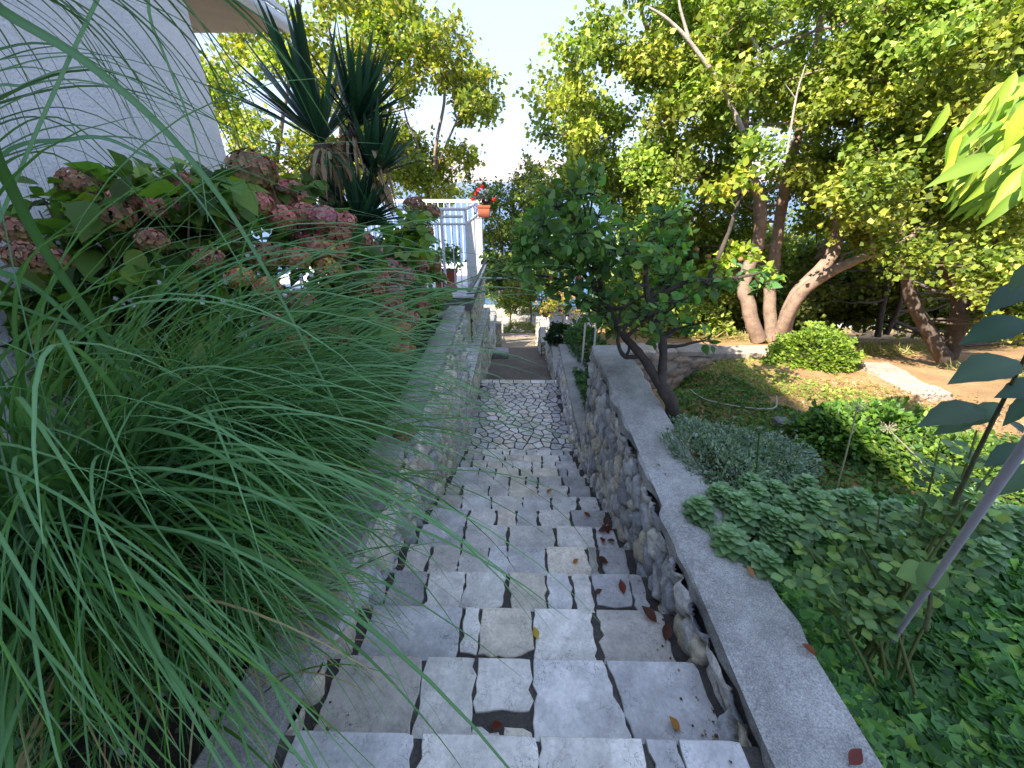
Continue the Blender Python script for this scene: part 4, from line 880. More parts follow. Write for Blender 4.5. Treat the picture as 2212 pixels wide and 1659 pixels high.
# white little flowers of a trailing plant
wf = thing('trailing_plant', 'small white flowers scattered among the grass and hydrangea leaves', 'flowers', (-2.2, 2.2, -1.8))
m_ = MB(); pts = []
for (px_, py_, n) in ((235, 512, 10), (185, 505, 8), (225, 545, 8), (530, 530, 4), (525, 560, 4), (645, 600, 4), (85, 510, 6), (560, 740, 6), (340, 600, 12), (420, 650, 14), (300, 640, 10), (480, 640, 8)):
    for i in range(n): pts.append(at(px_+RNG.normal()*22, py_+RNG.normal()*16, Y=RNG.uniform(2.2, 2.9)))
pts = np.array(pts); n = len(pts)
for s_ in range(5):
    a = s_*1.257; d = np.stack([np.full(n, math.cos(a)), np.full(n, -.3), np.full(n, math.sin(a))], -1)+RNG.normal(size=(n, 3))*.25
    put_leaves(m_, pts, d, np.tile((0, -1., .3), (n, 1)), .016, T4, 1.1, np.tile((.7, .7, .78), (n, 1)))
child(m_, 'blossoms', M['petal'], wf)
s_ = MB()
for p in pts[::2]: s_.tube(bez(p, p+np.array([.02, .05, -.2]), (p[0]+RNG.normal()*.1, p[1]+.15, -1.78), 5), .002, 4, (.07, .13, .04), cap=False)
child(s_, 'stems', M['blade'], wf)
# ground leaf litter and low plants on left bed
m_ = MB(); n = 2600; x_ = rnd(n, -2.9, -1.15); y_ = rnd(n, .3, 5.8)
put_leaves(m_, np.stack([x_, y_, -1.80+rnd(n, .0, .07)], -1), rdir(n)*np.array([1, 1, .3]), nrm(rdir(n)*.5+np.array([0, 0, 1])), .05*rnd(n, .5, 1.3), T5, .9, palette(n, [(.10, .06, .035), (.06, .045, .03), (.05, .09, .03), (.2, .15, .09)], jit=.3))
tag(m_.build('leaf_litter', M['leaf']), 'brown leaf litter and low green leaves on the dark soil of the left bed', 'leaf litter', kind='stuff')
sb = MB()
for i in range(7):
    pass
# yucca
yc = thing('yucca', 'tall spiky yucca with dead straw coloured leaves hanging from its trunk', 'yucca', tuple(at(715, 640, Y=4.1)))
def ylv(mb, c, n, L, wd, axis=(0, 0, 1), spread=1.15, cols=((.014, .05, .03), (.03, .09, .05)), minang=.05):
    axis = nrm(np.array(axis, float)); az_ = rnd(n, 0, 6.283); an = minang+(spread-minang)*rnd(n)**.8
    ref = nrm(np.cross(axis, (0, 1., .1))); r2 = np.cross(axis, ref)
    side0 = np.cos(az_)[:, None]*ref+np.sin(az_)[:, None]*r2; d = axis*np.cos(an)[:, None]+side0*np.sin(an)[:, None]
    prof = [(0, .3), (.15, .62), (.45, 1), (.75, .62), (.92, .22), (1, .0)]
    ln = L*rnd(n, .75, 1.12)*np.where(an > .9, .85, 1); sd = nrm(np.cross(d, axis+RNG.normal(size=(n, 3))*.02)); nn = np.cross(sd, d)
    rows = []
    for t, w_ in prof:
        p = np.asarray(c)+d*(ln*t)[:, None]+np.array([0, 0, -1.])*(ln*t*t*np.clip(an-.5, 0, 1)*.35)[:, None]
        rows += [p-sd*wd*w_*.5, p-nn*wd*w_*.12, p+sd*wd*w_*.5]
    V = np.array(rows).transpose(1, 0, 2); k = len(prof)*3
    f = []
    for i in range(len(prof)-1):
        q = i*3; f += [(q, q+1, q+4, q+3), (q+1, q+2, q+5, q+4)]
    F = (np.array(f)[None]+(np.arange(n)*k)[:, None, None]).reshape(-1, 4)
    cc = palette(n, cols, jit=.3); mb.add(V.reshape(-1, 3), F, np.repeat(cc, k, axis=0), False)
Yy = 4.1
hd = [(at(696, 310, Y=Yy), 72, .95, (-.12, -.05, 1)), (at(768, 275, Y=Yy+.2), 55, .7, (.25, .1, 1)), (at(806, 385, Y=Yy+.15), 75, .62, (.28, -.15, 1)), (at(775, 490, Y=Yy-.1), 80, .55, (.25, -.3, .8))]
for (c, n, L, ax) in hd:
    m_ = MB(); ylv(m_, c, n, L, .058, ax, 1.0); ylv(m_, c+np.array([0, 0, -.04]), n//6, L*.7, .03, ax, 1.8, minang=1.2); child(m_, 'leaf_rosette', M['leaf_gloss'], yc)
m_ = MB(); g0 = np.array([at(715, 600, Y=Yy)[0], Yy, -1.85])
m_.tube(smooth_path([g0, at(712, 430, Y=Yy), at(700, 350, Y=Yy), hd[0][0]], 8), np.linspace(.1, .075, 25), 10, (.13, .09, .065), .3)
m_.tube(smooth_path([at(712, 430, Y=Yy), at(745, 340, Y=Yy+.1), hd[1][0]], 6), np.linspace(.08, .06, 13), 8, (.12, .08, .06), .3)
m_.tube(smooth_path([at(720, 500, Y=Yy), at(780, 460, Y=Yy+.1), hd[2][0]], 6), np.linspace(.07, .06, 13), 8, (.12, .08, .06), .3)
m_.tube(smooth_path([at(722, 560, Y=Yy), at(760, 520, Y=Yy), hd[3][0]], 6), np.linspace(.07, .06, 13), 8, (.12, .08, .06), .3)
child(m_, 'trunk', M['bark'], yc)
m_ = MB(); n = 60                                            # dead leaves hanging
for (c, nn_, L) in ((hd[0][0]+np.array([.05, -.05, -.05]), 26, .5), (hd[1][0]+np.array([0, -.08, -.1]), 30, .6), (hd[2][0]+np.array([0, -.05, -.05]), 20, .35), (at(700, 360, Y=Yy-.05), 26, .3)):
    for i in range(nn_):
        a = RNG.uniform(0, 6.28); o = np.array([math.cos(a), math.sin(a)*.8-.25, 0]); p0 = c+o*.06
        p1 = p0+o*L*RNG.uniform(.15, .4)+np.array([0, 0, RNG.uniform(-.05, .12)*L]); p2 = p1+o*.05*L+np.array([RNG.normal()*.05, RNG.normal()*.05, -L*RNG.uniform(.5, 1)])
        pth = bez(p0, p1, p2, 7); t = nrm(np.gradient(pth, axis=0)); s0 = nrm(np.cross(t, nrm(o+RNG.normal(size=3)*.5))); wv = .022*RNG.uniform(.6, 1.3)*np.array([.6, .9, 1, .9, .7, .45, .08])
        V = np.stack([pth-s0*wv[:, None], pth+s0*wv[:, None]], 1).reshape(-1, 3); col = palette(1, [(.42, .29, .17), (.30, .18, .10), (.5, .4, .27)], jit=.2)[0]
        m_.add(V, [(k*2, k*2+1, k*2+3, k*2+2) for k in range(6)], col)
child(m_, 'dead_leaves', M['leaf'], yc)
m_ = MB()
for k in range(150):                                         # straw-coloured skirt of leaf bases
    t = RNG.uniform(0, 1); c = at(705, 350, Y=Yy)*(1-t)+at(716, 520, Y=Yy)*t; a = RNG.uniform(0, 6.28); o = np.array([math.cos(a), math.sin(a), 0])
    p0 = c+o*.08; p2 = p0+o*.05+np.array([0, 0, -.13*RNG.uniform(.6, 1.3)]); s0 = np.array([-o[1], o[0], 0])*.013
    m_.add([p0-s0, p0+s0, p2+s0*.3, p2-s0*.3], [(0, 1, 2, 3)], palette(1, [(.5, .42, .3), (.3, .2, .12), (.6, .52, .4)])[0])
child(m_, 'leaf_bases', M['leaf'], yc)

# ================================================================= PLANTS: RIGHT GARDEN
def gz(x, y): return float(ground_z(np.array([x]), np.array([y]))[0])
def carpet(name, label, cat, poly, n, size, cols, h, tmpl=T5, zoff=.0, wts=None, W=1., up=1., z=-1.86, kind='stuff', stems=False, mound=0., mname='leaf', jit=.25):
    poly = [at(x_, y_, z=z)[:2] for x_, y_ in poly]; P = np.array(poly); lo = P.min(0); hi = P.max(0); out = []
    c = lo+(hi-lo)*RNG.uniform(size=(n*5, 2)); ins = np.zeros(len(c), bool); j = len(P)-1
    for i in range(len(P)):
        cond = ((P[i, 1] > c[:, 1]) != (P[j, 1] > c[:, 1])) & (c[:, 0] < (P[j, 0]-P[i, 0])*(c[:, 1]-P[i, 1])/(P[j, 1]-P[i, 1]+1e-9)+P[i, 0]); ins ^= cond; j = i
    c = c[ins][:n]; n = len(c)
    cen = P.mean(0); ext = (hi-lo)/2; rr = np.clip(1-np.sum(((c-cen)/ext)**2, 1), 0, 1)**.5
    q3 = np.c_[c*4, np.zeros(n)]; zz = ground_z(c[:, 0], c[:, 1])+zoff+h*(.5+.5*fbm(q3, 3, 91))*rnd(n, .5, 1.)+mound*rr
    m_ = MB(); D = nrm(rdir(n)*np.array([1, 1, .35])+np.array([0, -.1, .1])); U = nrm(rdir(n)*.55+np.array([0, -.1, 1.])*up)
    put_leaves(m_, np.c_[c, zz], D, U, size*rnd(n, .55, 1.25), tmpl, W, palette(n, cols, wts, jit)*(1+.3*fbm(q3*.7+5, 2, 92)[:, None]))
    if kind: 
        o = m_.build(name, M[mname]); tag(o, label, cat, kind=kind); return o
    return m_
IV = [(.10, .235, .065), (.16, .36, .08), (.06, .155, .05), (.27, .46, .09)]
ivy5 = (np.array([(0, 0, 0), (-.34, -.1, .03), (-.52, .28, .07), (-.27, .5, .0), (0, .95, -.05), (.27, .5, .0), (.52, .28, .07), (.34, -.1, .03), (0, .35, -.03)], float),
        [(8, 1, 0), (8, 2, 1), (8, 3, 2), (8, 4, 3), (8, 5, 4), (8, 6, 5), (8, 7, 6), (8, 0, 7)])
carpet('ivy', 'dark green ivy carpet covering the ground right of the concrete coping', 'ivy', [(1500, 1050), (1600, 1180), (1700, 1330), (1820, 1540), (1905, 1720), (2500, 1750), (2500, 1180), (1900, 1080), (1700, 1050)], 9500, .062, IV, .11, ivy5, .0, [.4, .3, .2, .1], up=1.1)
carpet('ivy', 'ivy fringe spilling over the edge of the concrete coping', 'ivy', [(1595, 1150), (1645, 1180), (1760, 1350), (1880, 1560), (1960, 1720), (1895, 1720), (1800, 1540), (1690, 1330)], 1300, .055, IV, .10, ivy5, .04, [.4, .3, .2, .1])
carpet('ground_cover', 'mixed low green weeds between the coping and the cushion plants', 'ground cover', [(1400, 790), (1450, 880), (1560, 1050), (1800, 1080), (2300, 1150), (2300, 960), (1980, 950), (1750, 900), (1680, 880), (1600, 800), (1500, 745), (1400, 740)], 9000, .04, [(.06, .13, .03), (.1, .2, .04), (.15, .24, .05)], .05, T5, up=.6, z=-1.95)
carpet('ground_cover', 'tufts of dry grass and small weeds on the sunlit orange soil', 'dry grass', [(1400, 735), (1560, 745), (1680, 755), (1850, 790), (2100, 950), (1950, 960), (1700, 880), (1560, 780)], 4200, .05, [(.3, .27, .08), (.42, .36, .14), (.2, .25, .05), (.46, .32, .16)], .02, LONG, up=.3, z=-1.98, W=.5)
carpet('ground_cover', 'dark creeping plants at the foot of the low right wall beside the landing', 'ground cover', [(1215, 740), (1225, 800), (1245, 880), (1262, 900), (1275, 830), (1290, 745), (1250, 720)], 2600, .06, [(.04, .1, .03), (.07, .16, .04)], .45, ivy5, z=-3.3, up=.6)
carpet('grass', 'tall dry grass in the clearing between the dark trunks', 'grass', [(1700, 700), (1780, 660), (2040, 650), (2040, 720), (1900, 740), (1850, 760), (1500, 720), (1400, 710), (1400, 690)], 6000, .22, [(.42, .34, .16), (.5, .38, .22), (.3, .32, .09)], .05, LONG, up=.1, z=-2.8, W=.25)
carpet('grass', 'rough green and straw grass beyond the right hand low wall', 'grass', [(1880, 770), (2080, 870), (2212, 900), (2500, 900), (2500, 720), (2100, 760)], 6000, .14, [(.3, .27, .1), (.16, .22, .05), (.4, .3, .15)], .03, LONG, up=.1, z=-2.5, W=.25)
def mound(name, label, cat, cx, cy, rx, ry, h, n, size, cols, tmpl=T5, W=1., z0=None, wts=None, group=None, up=1., base=None, jit=.25):
    z0 = gz(cx, cy) if z0 is None else z0; root = thing(name, label, cat, (cx, cy, z0), group)
    m_ = MB(); s_ = MB(); d = rdir(n); d[:, 2] = np.abs(d[:, 2]); k = 1+.45*fbm(d*2.6+cx, 3, 77)+.12*fbm(d*9+cx, 2, 78); rad = rnd(n, .6, 1.06)**.5
    P = np.array([cx, cy, z0])+d*np.array([rx, ry, h])*(k*rad)[:, None]
    D = nrm(d+rdir(n)*.7); U = nrm(d*.6+rdir(n)*.4+np.array([0, 0, up*.7]))
    put_leaves(m_, P, D, U, size*rnd(n, .6, 1.2), tmpl, W, palette(n, cols, wts, jit))
    for i in range(34):                                    # loose sprays standing out of the surface
        e0 = np.array([cx, cy, z0])+d[i+20]*np.array([rx, ry, h])*.8; dr_ = nrm(d[i+20]*.7+np.array([0, 0, .8])+RNG.normal(size=3)*.25); ll = RNG.uniform(.15, .5)*max(rx, h); e1 = e0+dr_*ll
        s_.tube([e0, (e0+e1)/2, e1], .0025, 4, (.14, .17, .07), cap=False); kk = 12; tt_ = rnd(kk)[:, None]
        put_leaves(m_, e0+(e1-e0)*tt_, dr_*.5+rdir(kk)*.8, nrm(rdir(kk)*.5+np.array([0, 0, 1.])), size*rnd(kk, .6, 1.15), tmpl, W, palette(kk, cols, wts, jit))
    child(m_, 'foliage', M['leaf'], root)
    for i in range(16):
        e = np.array([cx, cy, z0])+d[i]*np.array([rx, ry, h])*.8; s_.tube(bez((cx+RNG.normal()*rx*.2, cy+RNG.normal()*ry*.2, z0-.03), (e[0]*.6+cx*.4, e[1]*.6+cy*.4, z0+h*.4), e, 5), .005, 4, (.16, .13, .08), cap=False)
    child(s_, 'stems', M['bark'], root); return root
SV = [(.24, .33, .25), (.34, .44, .36), (.14, .22, .15)]
q = at(1560, 1010, z=-1.75); mound('cushion_plant', 'silvery grey green cushion plant beside the right coping', 'cushion plant', q[0]+.02, q[1]+.12, .42, .52, .19, 9000, .032, SV, W=.5, z0=-1.86)
q = at(1700, 985, z=-1.75); mound('cushion_plant', 'smaller silvery cushion plant right of the larger one', 'cushion plant', q[0]-.1, q[1]+.1, .34, .3, .15, 4500, .03, SV, W=.5, z0=-1.86)
q = at(1880, 930, z=-1.75); mound('green_shrub', 'rounded bright green low shrub in front of the dry plot', 'shrub', q[0], q[1], .5, .32, .28, 5500, .05, [(.09, .2, .03), (.16, .29, .04), (.05, .12, .025)], tmpl=OV, z0=-1.86)
q = at(1755, 735, z=-1.8); mound('green_shrub', 'sunlit yellow green bushy shrub at the corner of the low garden walls', 'shrub', q[0], q[1]-.1, .5, .42, .48, 6500, .045, [(.2, .3, .04), (.3, .4, .06), (.12, .2, .03)], tmpl=T5, z0=-2.15)
q = at(2080, 1010, z=-1.75); mound('green_shrub', 'leafy green shrub between the rose and the right hand low wall', 'shrub', q[0], q[1]+.1, .5, .3, .24, 4200, .05, [(.12, .22, .04), (.2, .3, .05), (.06, .13, .03)], tmpl=OV, z0=-1.88)
q = P_(1212, 716, 11.2); mound('geranium', 'dark green geranium bush with red flowers on the right wall by the path', 'geranium', q[0], 11.2, .42, .4, .42, 2600, .07, [(.03, .07, .035), (.05, .11, .045)], tmpl=ROUND, z0=q[2]-.25)
ge = bpy.data.objects['geranium']; blossoms(ge, [P_(1172, 680, 11), P_(1178, 684, 11), P_(1210, 672, 11.2), P_(1225, 682, 11.1), P_(1186, 676, 11.2)], .06, (.42, .01, .01), 20)
q = P_(1225, 780, 9); mound('green_shrub', 'leafy dark shrub on the terrace above the lower right wall', 'shrub', 1.45, 8.6, .5, 1.3, .8, 5200, .07, [(.035, .1, .03), (.06, .15, .04), (.1, .2, .05)], tmpl=OV, z0=-3.75)
mound('green_shrub', 'low dark leaved plants along the inner edge of the lower right wall', 'shrub', 1.5, 6.3, .32, 1.4, .42, 4200, .065, [(.035, .1, .03), (.06, .15, .04)], tmpl=ivy5, z0=-3.4)
q = P_(1500, 690, 8.5); mound('green_shrub', 'bright leafy shrub beyond the low wall left of the forked trunks', 'shrub', q[0], 8.6, .9, .6, .7, 3600, .09, GRN, tmpl=OV, z0=-3.1)
mound('weeds', 'yellow green weeds at the end of the rough path before the road', 'weeds', .05, 20.9, 1.0, .5, .55, 2200, .16, [(.25, .3, .05), (.35, .33, .1), (.15, .2, .04)], tmpl=LONG, z0=-7.35, W=.5)

# rosette plants (felted leaves stacked in whorls)
def rosette_plant(loc, stems, label):
    root = thing('rosette_plant', label, 'rosette plant', loc, 'pale felted rosette plants beside the coping')
    for (dx, dy, h, tilt) in stems:
        m_ = MB(); n = 48; t = (np.arange(n)+.5)/n; th = 2.4*np.arange(n); R = .098*(1-t**3*.75)
        top = np.array([dx, dy, h]); ax = np.array([tilt[0], tilt[1], 0])
        P = np.stack([dx+ax[0]*t, dy+ax[1]*t, (h-.13)+.13*t+.0*t], -1); out = np.stack([np.cos(th), np.sin(th), .1+.9*t**2], -1)
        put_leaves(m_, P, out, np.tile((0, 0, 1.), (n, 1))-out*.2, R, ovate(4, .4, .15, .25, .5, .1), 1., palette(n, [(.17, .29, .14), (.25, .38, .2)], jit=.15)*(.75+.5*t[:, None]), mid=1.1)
        st_ = MB(); m_.tube([(dx*.3, dy*.3, -.02), (dx, dy, h-.12)], .006, 5, (.15, .17, .1)); m_.build('rosette', M['leaf'], root)
    return root
locs = [((1528, 1105), 'foremost', 'with three rosettes resting on the concrete coping'), ((1575, 1060), '', 'just right of the one lying on the coping'), ((1640, 1060), '', 'touching the large silvery cushion plant'), ((1690, 1110), '', 'between the coping cluster and the rose stems'), ((1745, 1075), '', 'behind the dark twig in the ivy'),
        ((1610, 1165), '', 'lowest one above the ivy at the coping edge'), ((1800, 1060), '', 'at the foot of the dry allium stalk'), ((1870, 1080), '', 'behind the rounded rose leaves'), ((1940, 1110), '', 'in the middle of the right hand bed'), ((2020, 1130), '', 'left of the leaning grey pole'), ((2110, 1140), '', 'right of the leaning grey pole'), ((2180, 1090), '', 'at the right edge of the photo')]
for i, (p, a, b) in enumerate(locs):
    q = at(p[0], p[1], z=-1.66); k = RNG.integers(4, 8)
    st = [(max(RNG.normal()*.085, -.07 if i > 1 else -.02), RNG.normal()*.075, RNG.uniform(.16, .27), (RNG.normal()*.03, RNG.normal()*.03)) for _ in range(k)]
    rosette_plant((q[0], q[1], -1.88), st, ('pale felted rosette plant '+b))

# allium / agapanthus seed heads
def seedhead(px_, py_, bx_, by_, Y, lb, green=False):
    c = at(px_, py_, Y=Y); b = at(bx_, by_, Y=Y+.02); root = thing('seed_head', lb, 'seed head', tuple(b))
    col = (.10, .18, .05) if green else (.5, .45, .34); m_ = MB(); b = b+(b-c)*.25; m_.tube([b, (b+c)/2+np.array([.006, 0, 0]), c], .0045, 6, col); child(m_, 'stalk', M['blade'], root)
    m_ = MB()
    for d in rdir(46):
        d[2] = d[2]*.7+.2; e = c+d*.05; m_.tube([c, e], .0009, 3, col, cap=False); m_.tube([e-d*.006, e+d*.003], [.0008, .0022], 4, col)
    child(m_, 'head', M['blade'], root)
seedhead(1852, 880, 1808, 1050, 2.25, 'dry starry allium seed head on a tall straw coloured stalk')
seedhead(1918, 926, 2000, 1010, 2.3, 'dry allium seed head leaning left on a slanting stalk')
seedhead(1640, 935, 1628, 1060, 2.1, 'green starry seed head rising from the silvery cushion plant', True)

# rose shrub
RG = [(.15, .25, .10), (.2, .33, .12), (.09, .17, .07), (.27, .4, .11)]
rs = thing('rose_shrub', 'rose shrub with rounded dull green leaves and thorny green stems at the right', 'rose', tuple(at(1900, 1500, z=-1.85)))
m_ = MB(); s_ = MB(); b0 = at(1900, 1420, z=-1.85)
ends = [(1700, 1230, 1.25), (1760, 1110, 1.4), (1830, 1080, 1.5), (1860, 1180, 1.3), (1950, 1230, 1.2), (2010, 1130, 1.4), (2060, 1000, 1.45), (2110, 930, 1.35), (2150, 1030, 1.35), (1790, 1290, 1.15), (1850, 1270, 1.2), (2080, 1200, 1.2), (1990, 1060, 1.5), (2180, 960, 1.3), (1740, 1180, 1.35), (1900, 1090, 1.5), (2120, 1080, 1.3), (2030, 960, 1.5)]
for (px_, py_, yy) in ends:
    e = at(px_, py_, Y=yy); mth = (b0+e)/2+np.array([RNG.normal()*.05, 0, .08]); pth = bez(b0+RNG.normal(size=3)*np.array([.05, .05, 0]), mth, e, 10)
    s_.tube(pth, np.linspace(.008, .003, 10), 6, (.14, .17, .05))
    for k in range(10):
        t = RNG.uniform(.45, 1); p = pth[int(t*9)]; o = rdir(1)[0]; o[2] = abs(o[2])*.4+.1; o = nrm(o); tip = p+o*.07; s_.tube([p, tip], .0013, 4, (.14, .18, .06), cap=False)
        sd = nrm(np.cross(o, (0, 0, 1.))); L = .048
        LP = np.array([tip, tip-o*.02+sd*.006, tip-o*.02-sd*.006, tip-o*.045+sd*.005, tip-o*.045-sd*.005]); LD = np.array([o, sd+o*.4, -sd+o*.4, sd+o*.3, -sd+o*.3])
        put_leaves(m_, LP, LD+RNG.normal(size=(5, 3))*.12, np.tile((0, -.15, 1.), (5, 1))+RNG.normal(size=(5, 3))*.3, L*rnd(5, .8, 1.15), ROUND, 1.1, palette(5, RG, jit=.15), mid=1.15)
child(m_, 'foliage', M['leaf'], rs); child(s_, 'stems', M['blade'], rs)
# old woody stump stems near
m_ = MB(); 
for (a, b, r) in (((1950, 1330), (1860, 1210), .016), ((1900, 1360), (1850, 1240), .018), ((1875, 1300), (1760, 1190), .008)):
    p = at(*a, z=-1.87); q = at(*b, z=-1.55); m_.tube(bez(p, (p+q)/2+np.array([0, .03, .02]), q, 7), np.linspace(r, r*.6, 7), 7, (.13, .10, .08), .3)
child(m_, 'old_wood', M['bark'], rs)
# pole
pl = MB(); a = at(1975, 1315, Y=.98); b = at(2330, 790, Y=.60); d_ = (b-a); pl.tube([a-d_*.35, a, (a+b)/2, b, b+d_*.4], [.0092, .0092, .009, .009, .009], 14, (.38, .36, .37)); tag(pl.build('garden_pole', M['plastic']), 'smooth grey violet pole leaning across the lower right of the garden', 'pole')
# near branch with big leaves
def branch(name, label, pts, lv, cols, size, tmpl, cat='branch', wts=None, mn='leaf', bc=(.12, .13, .06), lsc=.8):
    root = thing(name, label, cat, tuple(pts[0])); s_ = MB(); p = smooth_path(pts, 6); s_.tube(p, np.linspace(.008, .003, len(p)), 7, bc); child(s_, 'stem', M['bark'], root)
    m_ = MB(); P = []; D = []; U = []; S = []
    for (px_, py_, ex, ey, yy, y2) in lv:
        a = at(px_, py_, Y=yy); b = at(ex, ey, Y=y2); P.append(a); D.append(b-a); S.append(np.linalg.norm(b-a)*lsc); U.append((RNG.normal()*.3, -.35+RNG.normal()*.25, .8))
    put_leaves(m_, np.array(P), np.array(D), np.array(U), np.array(S), tmpl, size, palette(len(P), cols, wts, .15), mid=1.2); child(m_, 'foliage', M[mn], root); return root
# dark leaves, lower
lvs = [(2212, 690, 2065, 735, .95, .9), (2240, 610, 2110, 668, .95, .9), (2200, 780, 2040, 810, .95, .88), (2130, 880, 1965, 905, 1.1, 1.05), (2160, 870, 2070, 930, 1.1, 1.05), (2220, 850, 2170, 940, 1.0, .95), (2212, 960, 2120, 1010, 1.0, .95), (2230, 1000, 2140, 1090, .9, .85),
       (2100, 915, 2000, 930, 1.1, 1.08), (2250, 560, 2160, 640, .9, .88), (2170, 905, 2230, 930, 1.1, 1.0), (2260, 830, 2150, 850, 1.0, .95)]
branch('rose_shrub', 'dark oval leaves on a stem entering from the right edge above the pole', [at(2060, 1090, Y=1.2), at(2120, 960, Y=1.1), at(2180, 840, Y=1.0), at(2250, 700, Y=.95)], lvs, [(.045, .095, .06), (.08, .14, .08)], .8, ovate(10, .27, .15, .2, .45, .05), 'rose')
lvs = [(2040, 1220, 1955, 1280, .95, .9), (2000, 1235, 2065, 1300, .95, .88), (1935, 1180, 1860, 1130, 1.0, 1.0), (1900, 1190, 1985, 1210, .98, .95)]
branch('sapling', 'two large pale green oval leaves crossing the foot of the leaning pole', [at(2000, 1360, Y=.9), at(2010, 1290, Y=.93), at(2005, 1225, Y=.96)], lvs[:2]+[(2005, 1228, 1930, 1248, .96, .93)], [(.13, .22, .07), (.17, .28, .08)], 1.0, ovate(8, .36, .12, .15, .5), 'sapling')
# sunlit yellow-green branch, upper right
lvs = []
for i in range(190):
    t = RNG.uniform(); bx = 2290-290*t+RNG.normal()*30; by = 215+200*t+RNG.normal()*85
    ang = RNG.uniform(1.6, 2.9); L = RNG.uniform(80, 125); yq = 1.9+RNG.normal()*.12; lvs.append((bx, by, bx+math.cos(ang)*L, by+math.sin(ang)*L, yq, yq-.04+RNG.normal()*.02))
lvs = [l for l in lvs if l[2] > 1985+max(0, (l[3]-330))*.6 and l[3] < 500 and l[3] > 170+(2212-l[2])*.55]
branch('cherry_branch', 'sunlit branch of long ribbed yellow green leaves entering at the upper right', [at(2420, 60, Y=1.95), at(2300, 150, Y=1.95), at(2180, 270, Y=1.9), at(2080, 350, Y=1.9)], lvs, [(.26, .38, .04), (.38, .46, .06), (.17, .28, .04)], .9, LONG, lsc=1.)
# garden stakes
for (p, q, Y, lb) in (((1265, 690), (1247, 800), 7.6, 'tallest thin white stake beside the end of the upper coping'), ((1226, 660), (1224, 705), 12, 'short thin white stake behind the red geranium'), ((1290, 680), (1284, 745), 7.0, 'thin white stake just behind the concrete coping end')):
    a = at(*p, Y=Y); b = at(*q, Y=Y); m_ = MB(); m_.bbox(a[0]-.016, a[0]+.016, a[1]-.016, a[1]+.016, b[2]-.15, a[2], (.62, .6, .54), .003); tag(m_.build('garden_stake', M['plastic']), lb, 'stake')
# irrigation hose
hs = MB(); pts = [at(x_, y_, z=-1.93) for x_, y_ in ((1485, 790), (1490, 830), (1520, 855), (1560, 868), (1610, 880), (1670, 886), (1678, 855))]; pts = smooth_path(pts, 6); pts[:, 2] = [gz(p[0], p[1])+.035 for p in pts]
hs.tube(pts, .0055, 6, (.4, .38, .33)); tag(hs.build('garden_hose', M['plastic']), 'pale thin hose curving across the shaded weeds behind the coping', 'hose')
# dry dead limbs in tree A
# fallen leaves
def fallen(px_, py_, zt, size, col, lb, curl=.3, ori=None):
    p = at(px_, py_, z=zt+.006); m_ = MB(); a = RNG.uniform(0, 6.28) if ori is None else ori
    tv, tf = ovate(6, .3, .5, curl*-1, .45); put_leaves(m_, np.array([[0, 0, 0.002]]), np.array([[math.cos(a), math.sin(a), .12]]), np.array([[.15, -.1, 1.]]), size, (tv, tf), 1., np.array([col]))
    s0 = -np.array([math.cos(a), math.sin(a), 0])*size*.25; m_.tube([(0, 0, .003), s0*.6+np.array([0, 0, .006]), s0+np.array([0, 0, .012])], .0009, 4, np.array(col)*.7)
    o = m_.build('fallen_leaf', M['leaf']); o.location = p; tag(o, lb, 'leaf', 'fallen leaves on the steps and coping')
def zs(k): return Z0N-RISE*k
OR = (.45, .2, .05); BR = (.12, .05, .035); YE = (.55, .38, .05); RD = (.22, .05, .03)
fallen(1161, 1381, zs(2), .055, YE, 'yellow fallen leaf on the third step from the bottom of the photo', ori=1.9)
fallen(1469, 1580, zs(1), .055, OR, 'orange fallen leaf at the right end of the nearest step edge', ori=2.3)
fallen(1419, 1345, zs(2), .10, BR, 'large curled dark brown leaf against the foot of the right wall', ori=2.4)
fallen(1437, 1385, zs(2), .09, BR, 'brown shrivelled leaf below the large curled one by the right wall', ori=1.2)
fallen(1347, 1283, zs(3), .08, RD, 'reddish brown leaf standing beside the right end of the fourth step', ori=1.7)
fallen(1285, 1283, zs(3), .05, BR, 'small dark leaf in the mortar of the fourth step', ori=.4)
fallen(1237, 1217, zs(4), .05, OR, 'pale orange leaf at the back of the fifth step', ori=.5)
fallen(1314, 1216, zs(4), .09, BR, 'flat dark leaf on the right part of the fifth step', ori=3.)
fallen(1276, 1116, zs(6), .07, RD, 'rust red leaf on the right of the seventh step', ori=2.8)
fallen(1180, 1064, zs(8), .07, OR, 'orange brown leaf on the middle of an upper narrow step', ori=.3)
for j, (dx, dy, sz, c) in enumerate(((-14, 0, .09, BR), (0, -12, .1, BR), (10, 6, .09, RD), (18, -4, .08, BR), (-4, 14, .08, RD), (6, 18, .07, BR))):
    fallen(1306+dx, 1148+dy, zs(5), sz, c, 'curled dead leaf in the heap at the right end of the sixth step', ori=j*1.1)
fallen(1060, 1570, zs(1), .05, RD, 'dark red leaf under the front edge of the second step', ori=0)
fallen(1627, 1248, -1.724, .055, (.5, .25, .1), 'tan leaf lying alone on the concrete coping', ori=1.8)
fallen(1763, 1415, -1.724, .06, (.25, .07, .03), 'rust brown leaf at the ivy side of the coping', ori=2.6)
fallen(1834, 1652, -1.724, .065, (.2, .05, .04), 'dark red leaf on the coping at the bottom edge of the photo', ori=.6)
fallen(1640, 1205, -1.724, .04, (.45, .22, .08), 'small orange leaf on the coping edge under the rosette plants', ori=2.)

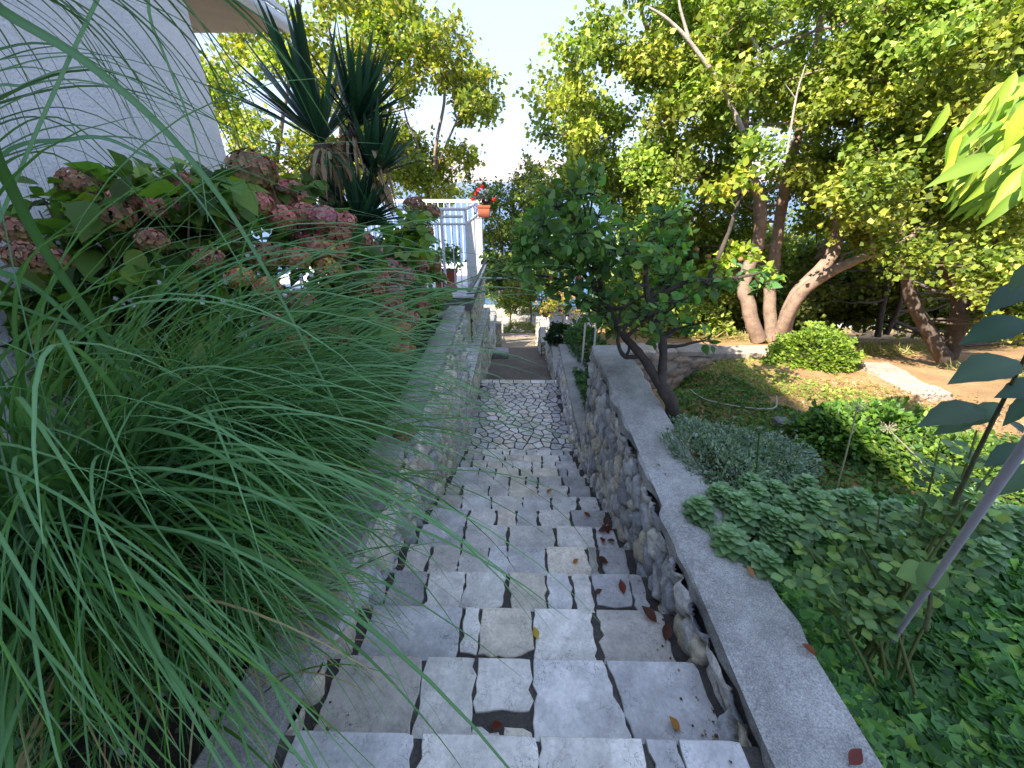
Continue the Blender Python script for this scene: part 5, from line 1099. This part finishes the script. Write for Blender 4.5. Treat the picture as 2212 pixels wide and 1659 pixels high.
hz = MB(); hz.box(-9000, 9000, -200, 8600, -60, 560)
mh = bpy.data.materials.new("haze"); mh.use_nodes = True; nn_ = mh.node_tree.nodes; nn_.remove(nn_["Principled BSDF"]); pvn = nn_.new("ShaderNodeVolumePrincipled")
pvn.inputs["Color"].default_value = (.86, .91, 1, 1); pvn.inputs["Density"].default_value = .00002; mh.node_tree.links.new(pvn.outputs[0], nn_["Material Output"].inputs["Volume"])
tag(hz.build('haze', mh), kind='stuff')

m_ = MB(); n = 520; k_ = RNG.integers(0, NST, n); side = RNG.random(n) < .62; xx = np.where(side, .80-np.abs(RNG.normal(size=n))*.06, -.80+np.abs(RNG.normal(size=n))*.07)
yy = Y0N+TREAD*k_-TREAD+.012+np.abs(RNG.normal(size=n))*.05; yy = np.where(RNG.random(n) < .5, yy, Y0N+TREAD*k_-RNG.random(n)*TREAD)
zz = Z0N-RISE*k_+.006
put_leaves(m_, np.stack([xx, yy, zz], -1), rdir(n)*np.array([1, 1, .15]), nrm(rdir(n)*.4+np.array([0, 0, 1.])), .012*rnd(n, .4, 1.5), T5, .8, palette(n, [(.10, .06, .035), (.2, .13, .07), (.05, .04, .03), (.3, .22, .12)], jit=.3))
tag(m_.build('step_litter', M['leaf']), 'tiny crumbs of dead leaf caught along both sides of the stone steps', 'leaf litter', kind='stuff')
bed = thing('bed_stones', 'scattered small grey stones lying on the dark soil of the left bed', 'stones', (-1.5, 1.2, -1.8)); 
for i in range(26):
    c = np.array([RNG.uniform(-2.2, -1.12), RNG.uniform(.3, 2.6), -1.79]); r = RNG.uniform(.015, .05); th = np.linspace(0, np.pi, 6); a = np.linspace(0, 2*np.pi, 8, endpoint=False)
    V = np.array([[np.sin(t)*np.cos(q), np.sin(t)*np.sin(q), np.cos(t)*.6] for t in th for q in a]); V = c+V*r*(1+.45*fbm(V*1.5+i, 3, i))[:, None]
    m_ = MB(); m_.add(V, [(p*8+q, p*8+(q+1) % 8, p*8+8+(q+1) % 8, p*8+8+q) for p in range(5) for q in range(8)], palette(1, [(.36, .36, .38), (.25, .24, .24), (.45, .43, .4)])[0]); child(m_, 'stone', M['rubble'], bed)

carpet('leaf_litter', 'dry twigs and leaf crumbs strewn over the sunlit orange soil', 'leaf litter', [(1400, 735), (1560, 745), (1680, 755), (1850, 790), (2250, 900), (2250, 960), (1950, 960), (1700, 880), (1560, 780)], 2600, .026, [(.2, .11, .06), (.5, .42, .32), (.12, .08, .05), (.3, .2, .1)], .012, T4, up=1., z=-1.98, W=.6)
carpet('ground_cover', 'patches of green weeds growing through the sunlit soil of the plot', 'ground cover', [(1530, 765), (1640, 758), (1700, 800), (1900, 860), (2120, 930), (1960, 950), (1780, 870), (1640, 850)], 1500, .035, [(.2, .3, .05), (.3, .36, .07)], .06, T5, up=.6, z=-1.98)
